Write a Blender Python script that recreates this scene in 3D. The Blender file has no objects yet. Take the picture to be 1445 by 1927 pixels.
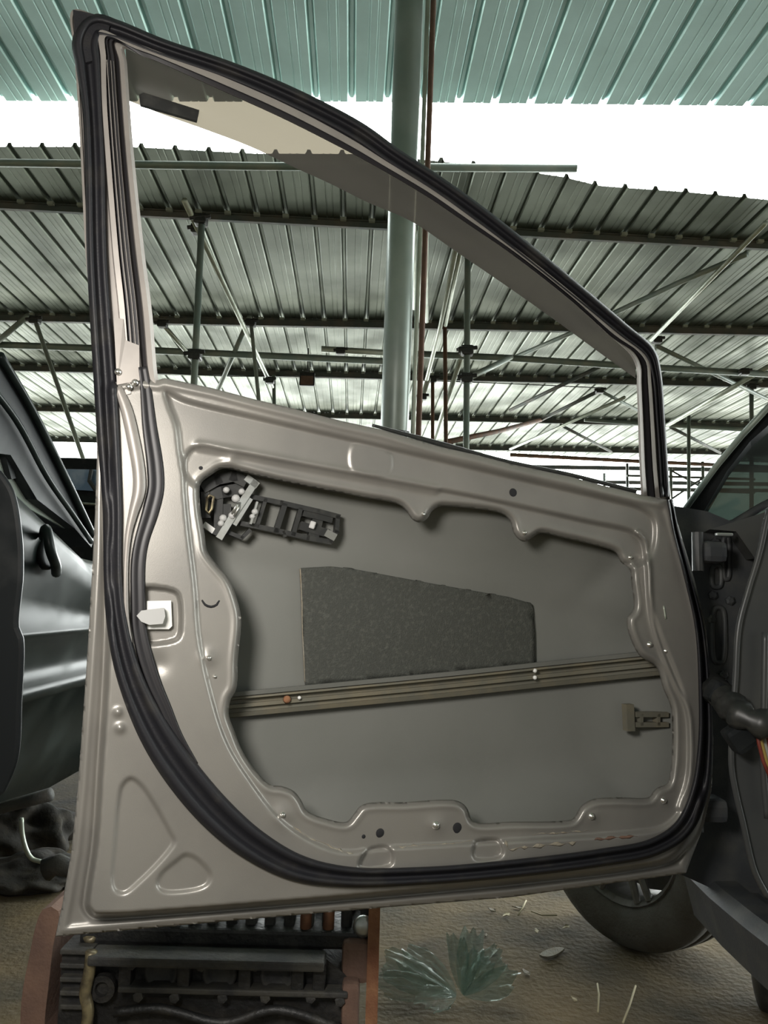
import bpy, math, random
import numpy as np
from mathutils import Vector, noise
random.seed(7)
sc = bpy.context.scene
C = sc.collection

# ------------------------------------------------------------------ camera, sky, light, exposure
W, H, FPX = 1445.0, 1927.0, 1450.0
CAMH = 0.88
PITCH, ROLL = math.radians(6.6), math.radians(1.5)
CAM = np.array([0.0, 0.0, CAMH])
FW = np.array([0, math.cos(PITCH), math.sin(PITCH)])
R0 = np.array([1.0, 0, 0]); U0 = np.array([0, -math.sin(PITCH), math.cos(PITCH)])
RT = math.cos(ROLL) * R0 + math.sin(ROLL) * U0
UP = -math.sin(ROLL) * R0 + math.cos(ROLL) * U0
cd = bpy.data.cameras.new('camera'); cam = bpy.data.objects.new('camera', cd); C.objects.link(cam)
cd.sensor_fit = 'VERTICAL'; cd.sensor_height = 36.0; cd.sensor_width = 27.0
cd.lens = FPX / H * 36.0; cd.clip_start = 0.02; cd.clip_end = 300
from mathutils import Matrix
cam.matrix_world = Matrix(((RT[0], UP[0], -FW[0], 0), (RT[1], UP[1], -FW[1], 0), (RT[2], UP[2], -FW[2], CAMH), (0, 0, 0, 1)))
sc.camera = cam

wd = bpy.data.worlds.new('sky'); sc.world = wd; wd.use_nodes = True
bg = wd.node_tree.nodes['Background']
bg.inputs['Color'].default_value = (0.95, 1.0, 0.98, 1)
_n = wd.node_tree.nodes; _l = wd.node_tree.links
_tc = _n.new('ShaderNodeTexCoord'); _dt = _n.new('ShaderNodeVectorMath'); _dt.operation = 'DOT_PRODUCT'; _dt.inputs[1].default_value = (0.30, 0.95, 0.1)
_mr = _n.new('ShaderNodeMapRange'); _mr.inputs[1].default_value = 0.08; _mr.inputs[2].default_value = 0.6
_mr.inputs[3].default_value = 0.25; _mr.inputs[4].default_value = 14.0          # bright hazy sky ahead, dim behind
_l.new(_tc.outputs['Generated'], _dt.inputs[0]); _l.new(_dt.outputs['Value'], _mr.inputs[0]); _l.new(_mr.outputs[0], bg.inputs['Strength'])

def area(name, loc, target, size, energy, color):
    l = bpy.data.lights.new(name, 'AREA'); l.shape = 'DISK'; l.size = size; l.energy = energy; l.color = color
    o = bpy.data.objects.new(name, l); C.objects.link(o); o.location = loc
    o.rotation_euler = (Vector(target) - Vector(loc)).to_track_quat('-Z', 'Y').to_euler()
    return o
area('added_key_lamp', (-0.33, 0.19, 1.16), (-0.25, 1.1, 0.70), 0.26, 12.5, (1.0, 0.95, 0.89))  # small flash-like key lamp added left of the camera to light the door

sc.view_settings.view_transform = 'Standard'; sc.view_settings.look = 'None'
sc.view_settings.gamma = 1.0; sc.view_settings.exposure = 0.0; sc.view_settings.use_curve_mapping = False

# ------------------------------------------------------------------ helpers: rays from photo measurements to places
def raydir(px, py):
    px = np.asarray(px, float); py = np.asarray(py, float)
    a = (px - W / 2) / FPX; b = -(py - H / 2) / FPX
    return FW + a[..., None] * RT + b[..., None] * UP
def at_depth(px, py, d): return CAM + raydir(px, py) * np.asarray(d, float)[..., None]
def on_plane(px, py, p0, n):
    r = raydir(px, py); t = ((np.asarray(p0) - CAM) @ np.asarray(n)) / (r @ np.asarray(n))
    return CAM + r * t[..., None]
def on_z(px, py, z): return on_plane(px, py, (0, 0, z), np.array([0, 0, 1.0]))
def on_y(px, py, y): return on_plane(px, py, (0, y, 0), np.array([0, 1.0, 0]))
def on_x(px, py, x): return on_plane(px, py, (x, 0, 0), np.array([1.0, 0, 0]))

# door plane (vertical), from its bottom hem
_A = at_depth(105, 1762, 1.0)
_B = on_z(1290, 1643, _A[2])
DDIR = (_B - _A); DDIR[2] = 0; DDIR /= np.linalg.norm(DDIR)
DN = np.array([DDIR[1], -DDIR[0], 0.0])          # towards the camera
if DN[1] > 0: DN = -DN
DP0 = _A + DN * 0.035
def lean(py):
    t = np.clip((730 - np.asarray(py, float)) / 730, 0, 1)
    return 0.075 * t ** 1.3
def D(px, py, w=0.0):
    px = np.asarray(px, float); py = np.asarray(py, float)
    ww = np.asarray(w, float) + lean(py)
    r = raydir(px, py); t = ((DP0 - CAM) @ DN + ww) / (r @ DN)
    return CAM + r * t[..., None]

# ------------------------------------------------------------------ helpers: objects
def tag(o, label=None, cat=None, group=None, kind=None):
    if label: o['label'] = label
    if cat: o['category'] = cat
    if group: o['group'] = group
    if kind: o['kind'] = kind
    return o
def thing(name, label, cat, loc, group=None):
    o = bpy.data.objects.new(name, None); C.objects.link(o); o.location = Vector([float(v) for v in loc]); o.empty_display_size = .05
    return tag(o, label, cat, group)
def obj(name, verts, faces, m, parent=None, smooth=False, label=None):
    me = bpy.data.meshes.new(name)
    me.from_pydata([tuple(float(c) for c in v) for v in verts], [], [tuple(int(i) for i in f) for f in faces])
    me.validate(); me.update()
    import bmesh
    b = bmesh.new(); b.from_mesh(me); bmesh.ops.recalc_face_normals(b, faces=b.faces); b.to_mesh(me); b.free()
    if smooth: me.polygons.foreach_set('use_smooth', [True] * len(me.polygons))
    me.materials.append(m)
    o = bpy.data.objects.new(name, me); C.objects.link(o)
    if parent:
        o.parent = parent; o.matrix_parent_inverse = Matrix.Identity(4)
        p = parent; off = Vector((0, 0, 0))
        while p: off += p.location; p = p.parent
        me.transform(Matrix.Translation(-off))
    if label: o['label'] = label
    return o
def origin(o):
    """put the origin of a top-level mesh at its base centre"""
    vs = [v.co.copy() for v in o.data.vertices]
    c = Vector((sum(v.x for v in vs) / len(vs), sum(v.y for v in vs) / len(vs), min(v.z for v in vs)))
    o.data.transform(Matrix.Translation(-c)); o.location = c
    return o
class MB:
    def __init__(s): s.v = []; s.f = []
    def add(s, v, f):
        n = len(s.v); s.v += [tuple(x) for x in v]; s.f += [tuple(i + n for i in q) for q in f]; return s
    def box(s, c, size, rot=None, bevel=0.0):
        hx, hy, hz = [x / 2 for x in size]
        vs = []; fs = []
        b = min(bevel, hx * .9, hy * .9, hz * .9)
        if b <= 0:
            for x in (-hx, hx):
                for y in (-hy, hy):
                    for z in (-hz, hz): vs.append(Vector((x, y, z)))
            fs = [(0, 1, 3, 2), (4, 6, 7, 5), (0, 4, 5, 1), (2, 3, 7, 6), (0, 2, 6, 4), (1, 5, 7, 3)]
        else:
            import bmesh
            bm = bmesh.new(); bmesh.ops.create_cube(bm, size=1)
            bmesh.ops.scale(bm, vec=size, verts=bm.verts)
            bmesh.ops.bevel(bm, geom=bm.edges[:], offset=b, segments=2, affect='EDGES', profile=.6)
            bm.verts.index_update(); vs = [v.co.copy() for v in bm.verts]; fs = [tuple(v.index for v in f.verts) for f in bm.faces]; bm.free()
        if rot is not None: vs = [rot @ v for v in vs]
        c = Vector([float(x) for x in c])
        return s.add([v + c for v in vs], fs)
    def tube(s, pts, r, n=10, cap=True):
        P = [Vector([float(c) for c in p]) for p in pts]
        rr = r if hasattr(r, '__len__') else [r] * len(P)
        t0 = (P[1] - P[0]).normalized(); u = t0.orthogonal().normalized()
        vs = []; fs = []
        for i, p in enumerate(P):
            t = (P[min(i + 1, len(P) - 1)] - P[max(i - 1, 0)]).normalized()
            u = (u - t * u.dot(t)).normalized(); v = t.cross(u)
            for k in range(n):
                a = 2 * math.pi * k / n; vs.append(p + (u * math.cos(a) + v * math.sin(a)) * rr[i])
        for i in range(len(P) - 1):
            for k in range(n):
                fs.append((i * n + k, i * n + (k + 1) % n, (i + 1) * n + (k + 1) % n, (i + 1) * n + k))
        if cap: fs.append(tuple(range(n))[::-1]); fs.append(tuple((len(P) - 1) * n + k for k in range(n)))
        return s.add(vs, fs)
    def lathe(s, prof, c, axis, n=32, closed=False):
        """prof: list of (radius, offset along axis)"""
        ax = Vector([float(q) for q in axis]).normalized(); u = ax.orthogonal().normalized(); v = ax.cross(u); c = Vector([float(q) for q in c])
        vs = []; fs = []
        for (r, h) in prof:
            for k in range(n):
                a = 2 * math.pi * k / n; vs.append(c + ax * h + (u * math.cos(a) + v * math.sin(a)) * r)
        m = len(prof)
        for i in range(m if closed else m - 1):
            j = (i + 1) % m
            for k in range(n): fs.append((i * n + k, i * n + (k + 1) % n, j * n + (k + 1) % n, j * n + k))
        if not closed:
            fs.append(tuple(range(n))[::-1]); fs.append(tuple((m - 1) * n + k for k in range(n)))
        return s.add(vs, fs)
    def prism(s, front, off):
        """closed polygon of 3D points, extruded by the vector off"""
        n = len(front); off = np.asarray(off, float)
        vs = [tuple(p) for p in front] + [tuple(np.asarray(p) + off) for p in front]
        fs = [tuple(range(n)), tuple(range(2 * n - 1, n - 1, -1))] + [(i, (i + 1) % n, n + (i + 1) % n, n + i) for i in range(n)]
        return s.add(vs, fs)
    def build(s, name, m, parent=None, smooth=False, label=None): return obj(name, s.v, s.f, m, parent, smooth, label)

def catmull(pts, closed=False, step=6.0):
    """smooth resampled polyline (any dimension); extra columns ride along"""
    P = np.asarray(pts, float); n = len(P); out = []
    for i in range(n if closed else n - 1):
        p1 = P[i]; p2 = P[(i + 1) % n]
        p0 = P[(i - 1) % n] if closed or i > 0 else 2 * p1 - p2
        p3 = P[(i + 2) % n] if closed or i < n - 2 else 2 * p2 - p1
        d0 = max(np.linalg.norm((p1 - p0)[:2]), 1e-6) ** .5; d1 = max(np.linalg.norm((p2 - p1)[:2]), 1e-6) ** .5; d2 = max(np.linalg.norm((p3 - p2)[:2]), 1e-6) ** .5
        m1 = (p2 - p0) / (d0 + d1) * d1 if True else 0
        m1 = d1 * ((p1 - p0) / d0 - (p2 - p0) / (d0 + d1) + (p2 - p1) / d1)
        m2 = d1 * ((p2 - p1) / d1 - (p3 - p1) / (d1 + d2) + (p3 - p2) / d2)
        k = max(1, int(round(np.linalg.norm((p2 - p1)[:2]) / step)))
        for j in range(k):
            t = j / k
            out.append((2 * t**3 - 3 * t**2 + 1) * p1 + (t**3 - 2 * t**2 + t) * m1 + (-2 * t**3 + 3 * t**2) * p2 + (t**3 - t**2) * m2)
    if not closed: out.append(P[-1])
    return np.array(out)

def seg_dist(X, Y, poly, closed=True):
    """distance, nearest point and inside flag for points against a polyline"""
    n = len(poly); best = np.full(X.shape, 1e18); nx = np.zeros_like(X); ny = np.zeros_like(Y); ins = np.zeros(X.shape, bool)
    for i in range(n if closed else n - 1):
        x1, y1 = poly[i][:2]; x2, y2 = poly[(i + 1) % n][:2]
        dx, dy = x2 - x1, y2 - y1; L = dx * dx + dy * dy + 1e-12
        t = np.clip(((X - x1) * dx + (Y - y1) * dy) / L, 0, 1)
        cx = x1 + t * dx; cy = y1 + t * dy; d = (X - cx)**2 + (Y - cy)**2
        m = d < best; best[m] = d[m]; nx[m] = cx[m]; ny[m] = cy[m]
        if closed and y1 != y2:
            c = ((y1 > Y) != (y2 > Y)) & (X < (x2 - x1) * (Y - y1) / (y2 - y1) + x1); ins ^= c
    return np.sqrt(best), nx, ny, ins
def sdf(X, Y, poly):
    d, nx, ny, ins = seg_dist(X, Y, poly); return np.where(ins, -d, d), nx, ny
def sstep(x): x = np.clip(x, 0, 1); return x * x * (3 - 2 * x)

def field(name, m, outline, holes, wfun, step, parent, thick=None, label=None):
    """a pressed sheet: fine grid inside outline, minus holes, height wfun; edges follow the outlines"""
    x0, y0 = outline.min(0)[:2] - step * 2; x1, y1 = outline.max(0)[:2] + step * 2
    gx = np.arange(x0, x1, step); gy = np.arange(y0, y1, step)
    X, Y = np.meshgrid(gx, gy); sh = X.shape; X = X.ravel(); Y = Y.ravel()
    ok = np.ones(X.shape, bool)
    for poly, sign in [(outline, 1)] + [(h, -1) for h in holes]:
        s, nx, ny = sdf(X, Y, poly); s = s * sign
        near = np.abs(s) < step * .72
        X = np.where(near, nx, X); Y = np.where(near, ny, Y)
        ok &= (s < step * .72)
    w = wfun(X, Y)
    V = D(X, Y, w)
    idx = np.arange(X.size).reshape(sh); okk = ok.reshape(sh)
    q = okk[:-1, :-1] & okk[1:, :-1] & okk[:-1, 1:] & okk[1:, 1:]
    a = idx[:-1, :-1][q]; b = idx[:-1, 1:][q]; c = idx[1:, 1:][q]; d = idx[1:, :-1][q]
    F = np.stack([a, d, c, b], 1)
    used = np.unique(F); mp = np.full(X.size, -1); mp[used] = np.arange(len(used))
    o = obj(name, V[used], mp[F], m, parent, True, label)
    if thick:
        md = o.modifiers.new('sheet', 'SOLIDIFY'); md.thickness = thick; md.offset = 0
    return o

def band(name, m, ctrl, prof, w0, parent, step=7.0, smooth=True, label=None, wfun=None, closed=False, close_bottom=True):
    """strip along a path on the door: ctrl rows (px,py,halfwidth); prof rows (side -1..1, height m)"""
    P = catmull(ctrl, closed, step); n = len(P)
    T = np.gradient(P[:, :2], axis=0); T /= np.linalg.norm(T, axis=1)[:, None] + 1e-9
    N = np.stack([-T[:, 1], T[:, 0]], 1)
    V = []; k = len(prof)
    for (s, h) in prof:
        q = P[:, :2] + N * (P[:, 2] * s)[:, None]
        base = w0 if wfun is None else w0 + wfun(q[:, 0], q[:, 1])
        V.append(D(q[:, 0], q[:, 1], base + h))
    V = np.array(V)                       # k,n,3
    fs = []
    for j in range(k - 1 + (1 if close_bottom else 0)):
        jj = (j + 1) % k
        for i in range(n - 1): fs.append((j * n + i, j * n + i + 1, jj * n + i + 1, jj * n + i))
    if close_bottom:
        fs.append(tuple(j * n for j in range(k))); fs.append(tuple(j * n + n - 1 for j in range(k))[::-1])
    return obj(name, V.reshape(-1, 3), fs, m, parent, smooth, label)

# ------------------------------------------------------------------ materials
def mat(name, col, rough=.5, metal=0.0, col2=None, scale=8.0, mix=(.4, .65), bump=0.0, bscale=60.0, detail=5.0, spec=None, coat=0, stretch=None, rough2=None):
    m = bpy.data.materials.new(name); m.use_nodes = True; nt = m.node_tree; p = nt.nodes['Principled BSDF']
    p.inputs['Base Color'].default_value = (*col, 1); p.inputs['Roughness'].default_value = rough; p.inputs['Metallic'].default_value = metal
    if spec is not None: p.inputs['Specular IOR Level'].default_value = spec
    if coat: p.inputs['Coat Weight'].default_value = coat; p.inputs['Coat Roughness'].default_value = .08
    tc = nt.nodes.new('ShaderNodeTexCoord'); vec = tc.outputs['Object']
    if stretch:
        mp = nt.nodes.new('ShaderNodeMapping'); mp.inputs['Scale'].default_value = stretch; nt.links.new(vec, mp.inputs[0]); vec = mp.outputs[0]
    if col2:
        n = nt.nodes.new('ShaderNodeTexNoise'); n.inputs['Scale'].default_value = scale; n.inputs['Detail'].default_value = detail
        nt.links.new(vec, n.inputs['Vector'])
        r = nt.nodes.new('ShaderNodeMapRange'); r.inputs[1].default_value = mix[0]; r.inputs[2].default_value = mix[1]
        nt.links.new(n.outputs['Fac'], r.inputs[0])
        x = nt.nodes.new('ShaderNodeMix'); x.data_type = 'RGBA'; x.inputs[6].default_value = (*col, 1); x.inputs[7].default_value = (*col2, 1)
        nt.links.new(r.outputs[0], x.inputs[0]); nt.links.new(x.outputs[2], p.inputs['Base Color'])
        if rough2 is not None:
            y = nt.nodes.new('ShaderNodeMix'); y.inputs[2].default_value = rough; y.inputs[3].default_value = rough2
            nt.links.new(r.outputs[0], y.inputs[0]); nt.links.new(y.outputs[0], p.inputs['Roughness'])
    if bump:
        n2 = nt.nodes.new('ShaderNodeTexNoise'); n2.inputs['Scale'].default_value = bscale; n2.inputs['Detail'].default_value = 4
        nt.links.new(vec, n2.inputs['Vector'])
        b = nt.nodes.new('ShaderNodeBump'); b.inputs['Strength'].default_value = bump; b.inputs['Distance'].default_value = .004
        nt.links.new(n2.outputs['Fac'], b.inputs['Height']); nt.links.new(b.outputs[0], p.inputs['Normal'])
    return m
def film(name, tint, col, rough, amount, glow=False):
    """tinted see-through sheet with some scatter of its own"""
    m = bpy.data.materials.new(name); m.use_nodes = True; nt = m.node_tree; p = nt.nodes['Principled BSDF']; out = nt.nodes['Material Output']
    p.inputs['Base Color'].default_value = (*col, 1); p.inputs['Roughness'].default_value = rough
    t = nt.nodes.new('ShaderNodeBsdfTransparent'); t.inputs[0].default_value = (*tint, 1)
    x = nt.nodes.new('ShaderNodeMixShader'); x.inputs[0].default_value = amount
    if glow:                                       # light scattered through the sheet
        tr = nt.nodes.new('ShaderNodeBsdfTranslucent'); tr.inputs[0].default_value = (*col, 1)
        y = nt.nodes.new('ShaderNodeMixShader'); y.inputs[0].default_value = .5
        nt.links.new(tr.outputs[0], y.inputs[1]); nt.links.new(p.outputs[0], y.inputs[2]); nt.links.new(t.outputs[0], x.inputs[1]); nt.links.new(y.outputs[0], x.inputs[2]); nt.links.new(x.outputs[0], out.inputs[0])
        return m
    nt.links.new(t.outputs[0], x.inputs[1]); nt.links.new(p.outputs[0], x.inputs[2]); nt.links.new(x.outputs[0], out.inputs[0])
    return m
M = {}
M['door'] = mat('door_primer_paint', (.292, .279, .254), .36, .4, (.245, .236, .218), 9, (.4, .7), .05, 900, spec=.5)
M['doorframe'] = mat('door_frame_paint', (.32, .295, .27), .42, .25, (.27, .25, .23), 20, spec=.5)
M['skin'] = mat('door_skin_inside', (.185, .188, .172), .55, .1, (.16, .165, .148), 5, (.35, .7), .05, 700)
M['pad'] = mat('bitumen_pad', (.052, .055, .047), .75, 0, (.085, .088, .075), 160, (.5, .75), .4, 500)
M['beam'] = mat('beam_metal', (.15, .145, .115), .5, .2, (.19, .17, .12), 30)
M['rubber'] = mat('seal_rubber', (.015, .015, .018), .5, 0, (.035, .033, .03), 25, (.55, .8), .1, 400, spec=.35)
M['rubberdark'] = mat('channel_rubber', (.016, .015, .017), .45, 0)
M['black'] = mat('black_plastic', (.02, .021, .02), .42, 0, (.045, .045, .04), 60, (.5, .8))
M['zinc'] = mat('zinc_steel', (.55, .57, .55), .32, .8, (.40, .40, .36), 40)
M['white'] = mat('white_nylon', (.78, .78, .75), .4)
M['nylon'] = mat('grey_nylon', (.42, .42, .41), .5)
M['bolt'] = mat('bright_bolt', (.75, .74, .70), .22, .9)
M['hole'] = mat('painted_hole_shade', (.012, .012, .014), .8)  # near-black colour painted in for the shade inside open holes
M['dust'] = mat('dried_mud', (.30, .28, .23), .9, 0, (.25, .21, .15), 60, (.3, .7), .6, 200)
M['rust'] = mat('rusted_iron', (.20, .085, .045), .85, .1, (.30, .15, .075), 30, (.35, .7), .5, 120)
M['rustdull'] = mat('dull_rusted_iron', (.14, .085, .065), .85, .1, (.20, .12, .085), 20, (.35, .7), .4, 120)
M['copper'] = mat('copper_brown', (.30, .14, .08), .55, .4, (.18, .09, .06), 40)
M['oil'] = mat('oily_casting', (.016, .016, .016), .5, 0, (.05, .047, .042), 26, (.5, .75), .5, 90)
M['oilgrey'] = mat('oily_aluminium', (.060, .057, .048), .7, 0, (.03, .03, .03), 22, (.4, .65), .5, 90)
M['brass'] = mat('oily_brass', (.34, .29, .17), .4, .6, (.12, .10, .07), 50)
M['carblack'] = mat('black_car_paint', (.010, .014, .013), .3, 0, (.022, .028, .025), 7, (.45, .7), spec=.12, rough2=.45)
M['carmatte'] = mat('dull_black_paint', (.014, .016, .017), .45, 0, (.03, .032, .032), 12, (.5, .75), spec=.12)
M['jamb'] = mat('dusty_jamb_paint', (.040, .043, .046), .5, 0, (.075, .075, .068), 18, (.45, .75), .1, 200, spec=.35)
M['cargrey'] = mat('dark_grey_car_paint', (.060, .063, .064), .36, .2, (.085, .086, .080), 9, (.45, .75), spec=.35)
M['tyre'] = mat('dusty_tyre', (.14, .135, .12), .9, 0, (.10, .092, .075), 14, (.4, .7), .5, 120)
M['alloy'] = mat('dusty_alloy', (.20, .195, .18), .6, .2, (.14, .13, .11), 20)
M['glassdark'] = film('dark_car_glass', (.16, .20, .18), (.045, .06, .055), .08, .7)
M['glassclear'] = film('side_glass', (.55, .62, .56), (.34, .38, .33), .1, .55)
M['glassblue'] = mat('mottled_blue_glass', (.16, .24, .34), .12, .3, (.35, .42, .5), 6, (.45, .6))  # glossy glass mottled in two blues
M['visor'] = film('smoked_acrylic', (.060, .052, .039), (.105, .096, .082), .25, .5, True)
M['bag'] = film('thin_plastic_film', (.72, .78, .74), (.50, .56, .51), .22, .30)
M['baggreen'] = film('green_plastic_film', (.70, .79, .75), (.36, .44, .40), .2, .30)
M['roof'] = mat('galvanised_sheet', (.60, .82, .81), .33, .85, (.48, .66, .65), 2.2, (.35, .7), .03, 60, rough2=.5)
M['roofb'] = mat('galvanised_sheet_dark', (.165, .186, .152), .29, .87, (.125, .142, .113), 1.6, (.35, .7), .06, 25, rough2=.55)  # far roof sheet, darker and greener than the near one
M['purlin'] = mat('purlin_steel', (.10, .12, .11), .6, .3, (.16, .15, .13), 6)
M['pipe'] = mat('green_grey_pipe', (.19, .24, .21), .5, .3, (.28, .30, .25), 5, (.4, .7))
M['pipelight'] = mat('pale_galvanised_pipe', (.52, .56, .48), .42, .5, (.38, .42, .35), 8, (.4, .7))
M['piperust'] = mat('rust_brown_pipe', (.22, .12, .075), .7, .2, (.14, .10, .08), 8)
M['column'] = mat('green_painted_column', (.33, .39, .36), .4, .45, (.45, .50, .47), 4, (.4, .7))
M['dirt'] = mat('packed_oily_dirt', (.135, .098, .045), .95, 0, (.055, .046, .026), 4, (.38, .66), .8, 60, detail=9)
M['straw'] = mat('dry_straw', (.42, .37, .24), .8)
M['wirer'] = mat('red_wire', (.16, .03, .02), .5); M['wirey'] = mat('yellow_wire', (.28, .20, .05), .5); M['wirew'] = mat('pale_wire', (.25, .25, .22), .5)

# ------------------------------------------------------------------ setting: ground, two roofs
NG = 54
M['bounce_far'] = mat('far_bounce_ground', (.80, .78, .70), .9, 0, (.68, .66, .58), 1.5, (.35, .7))
M['bounce_near'] = mat('near_bounce_ground', (.17, .17, .145), .85, 0, (.13, .13, .11), 1.5, (.35, .7))
vs = []; fs = []
for j in range(NG + 1):
    for i in range(NG + 1):
        x = -27 + 54 * i / NG; y = -20 + 54 * j / NG
        vs.append((x, y, 0))
for j in range(NG):
    for i in range(NG): a = j * (NG + 1) + i; fs.append((a, a + 1, a + NG + 2, a + NG + 1))
tag(obj('floor', vs, fs, M['dirt']), kind='structure')
tag(obj('floor', [(-27, 8.0, .012), (27, 8.0, .012), (27, 20, .012), (-27, 20, .012)], [(0, 1, 2, 3)], M['bounce_near']), kind='structure')  # unseen ground added, toned for its reflection in the roof sheets
tag(obj('floor', [(-27, 20, .024), (27, 20, .024), (27, 34, .024), (-27, 34, .024)], [(0, 1, 2, 3)], M['bounce_far']), kind='structure')  # unseen pale ground added to brighten the far roof by reflection

AZ = math.atan2(-0.040, 1.0)
RD = np.array([math.sin(AZ), math.cos(AZ), 0.0]); RS = np.array([math.cos(AZ), -math.sin(AZ), 0.0])
PITCHR = 0.235
ZA, ZB = CAMH + 3.28, CAMH + 3.12
def st(p): return float(np.dot(p[:2], RS[:2])), float(np.dot(p[:2], RD[:2]))
def roof(name, m, z, s0, s1, near, far, phase):
    """trapezoid ribbed sheet; ribs rise away from the viewer; near/far: functions of s"""
    prof = [(0, 0), (.070, 0), (.073, .004), (.079, .004), (.083, 0), (.119, 0), (.123, .004), (.129, .004), (.133, 0), (.180, 0), (.188, .009), (.197, .032), (.218, .032), (.227, .009)]
    pts = []
    k0 = int(math.floor((s0 - phase) / PITCHR)); k1 = int(math.ceil((s1 - phase) / PITCHR))
    for k in range(k0, k1):
        for (a, h) in prof: pts.append((phase + k * PITCHR + a, h))
    pts.append((phase + k1 * PITCHR, 0))
    V = []; n = len(pts)
    for r in range(2):
        for (s, h) in pts:
            t = near(s) if r == 0 else far(s)
            p = RS * s + RD * t; V.append((p[0], p[1], z + h))
    F = [(i, i + 1, n + i + 1, n + i) for i in range(n - 1)]
    o = obj(name, V, F, m)
    md = o.modifiers.new('sheet', 'SOLIDIFY'); md.thickness = .001
    return tag(o, kind='structure')
def edge(pix, z):
    q = [st(on_z(x, y, z)) for x, y in pix]; q.sort()
    S = [a for a, b in q]; T = [b for a, b in q]
    return lambda s: float(np.interp(s, S, T))
farA = edge([(-900, 170), (0, 190), (722, 192), (1445, 200), (2300, 215)], ZA)
nearB = edge([(-900, 262), (0, 276), (240, 276), (480, 289), (700, 290), (960, 318), (1060, 333), (1130, 350), (1300, 362), (1445, 376), (2200, 420)], ZB)
sA = st(on_z(662, 0, ZA))[0]; sB = st(on_z(648, 520, ZB))[0]
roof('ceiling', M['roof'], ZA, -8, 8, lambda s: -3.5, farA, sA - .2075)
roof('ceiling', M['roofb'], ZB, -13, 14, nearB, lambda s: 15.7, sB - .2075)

# ------------------------------------------------------------------ roof structure: purlins, pipes, column, scaffold poles
ORD = ['nearest', 'second nearest', 'third nearest', 'fourth nearest', 'fifth nearest', 'sixth nearest', 'seventh nearest', 'eighth nearest', 'ninth nearest', 'tenth nearest', 'eleventh nearest']
def cap_depth(px, py, d, z):
    """no farther than where the line of sight meets height z"""
    r = raydir(px, py)
    return min(d, (z - CAMH) / r[2]) if r[2] > 1e-4 else d
purl = [(386, 463), (595, 622), (690, 722), (766, 800), (824, 852), (862, 884), (892, 910), (905, 922)]
for i, (yl, yr) in enumerate(purl):
    a = on_z(0, yl, ZB - .03); b = on_z(1445, yr, ZB - .03); dv = (b - a); a2 = a - dv * .35; b2 = b + dv * .35
    u = dv / np.linalg.norm(dv); mb = MB()
    rot = Vector((u[0], u[1], 0)).to_track_quat('X', 'Z').to_matrix()
    rot = Matrix.Rotation(math.atan2(u[1], u[0]), 3, 'Z')
    L = np.linalg.norm(b2 - a2); c = (a2 + b2) / 2
    lab = 'dark steel roof purlin under the ribbed sheets, %s of the purlins to the camera' % ORD[i] if i < 5 else 'bare dark purlin against the white sky beyond the sheets, %s to the camera' % ORD[i]
    t = thing('roof_purlin', lab, 'purlin', (c[0], c[1], ZB - .10), 'roof purlins')
    hh = .06 if i == 0 else .085
    mb.box((c[0], c[1], ZB - hh / 2), (L, .012, hh), rot); mb.box((c[0], c[1], ZB - .006), (L, .05, .008), rot); mb.box((c[0], c[1], ZB - hh), (L, .05 if i else .035, .008), rot)
    mb.build('channel', M['purlin'], t)
    if i < 5:
        nu = np.array([-u[1], u[0]])
        for k in range(-40, 41):
            s = sB + k * PITCHR                                     # a sheet clip where a rib crosses
            den = np.dot(u[:2], RS[:2]); tt = (s - np.dot(c[:2], RS[:2])) / den
            p = c[:2] + u[:2] * tt; q = np.array([p[0], p[1], ZB]) - CAM
            sx = (q @ RT) / (q @ FW) * FPX + W / 2
            if -20 < sx < W + 20: MB().box((p[0] - nu[0] * .04, p[1] - nu[1] * .04, ZB - .014), (.05, .035, .024), rot).build('sheet_clip', M['pipelight'], t)

def pole(name, pts, r, m, label, cat='pole', group=None, joints=(), parent=None):
    """pts: (px, py, depth) joints of a straight or bent pipe"""
    P = [at_depth(x, y, cap_depth(x, y, d, ZB - .14)) for x, y, d in pts]
    base = min(P, key=lambda p: p[2])
    t = thing(name, label, cat, base, group)
    MB().tube(P, r, 12).build('tube', m, t, True)
    for (x, y, d) in joints:
        p = at_depth(x, y, cap_depth(x, y, d, ZB - .13)); mb = MB()
        mb.box(p, (.10, .09, .075), None, .015); mb.tube([p + np.array([-.075, -.03, 0]), p + np.array([.075, -.03, .02])], .017, 8)
        mb.build('coupler', M['black'], t)
    return t
def drop(px, py, d):
    """pixel column: point on the ground beneath (px,py,d)"""
    p = at_depth(px, py, cap_depth(px, py, d, ZB - .14)); return np.array([p[0], p[1], 0.0])
def vpole(px, py, d, r, m, label, group='upright scaffold poles', joints=(), px2=None, py2=None):
    d = cap_depth(px, py, d, ZB - .14); a = at_depth(px, py, d)
    if px2 is None: b = np.array([a[0], a[1], 0.0])
    else:
        q = at_depth(px2, py2, d); k = a[2] / (a[2] - q[2]); b = a + (q - a) * k
    t = thing('scaffold_pole', label, 'pole', b, group)
    MB().tube([a, b], r, 12).build('tube', m, t, True)
    for (x, y) in joints:
        p = at_depth(x, y, d); mb = MB(); mb.box(p, (.10, .09, .08), None, .015); mb.tube([p + np.array([-.08, -.03, 0]), p + np.array([.08, -.03, .02])], .017, 8)
        mb.build('coupler', M['black'], t)
    return t
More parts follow.
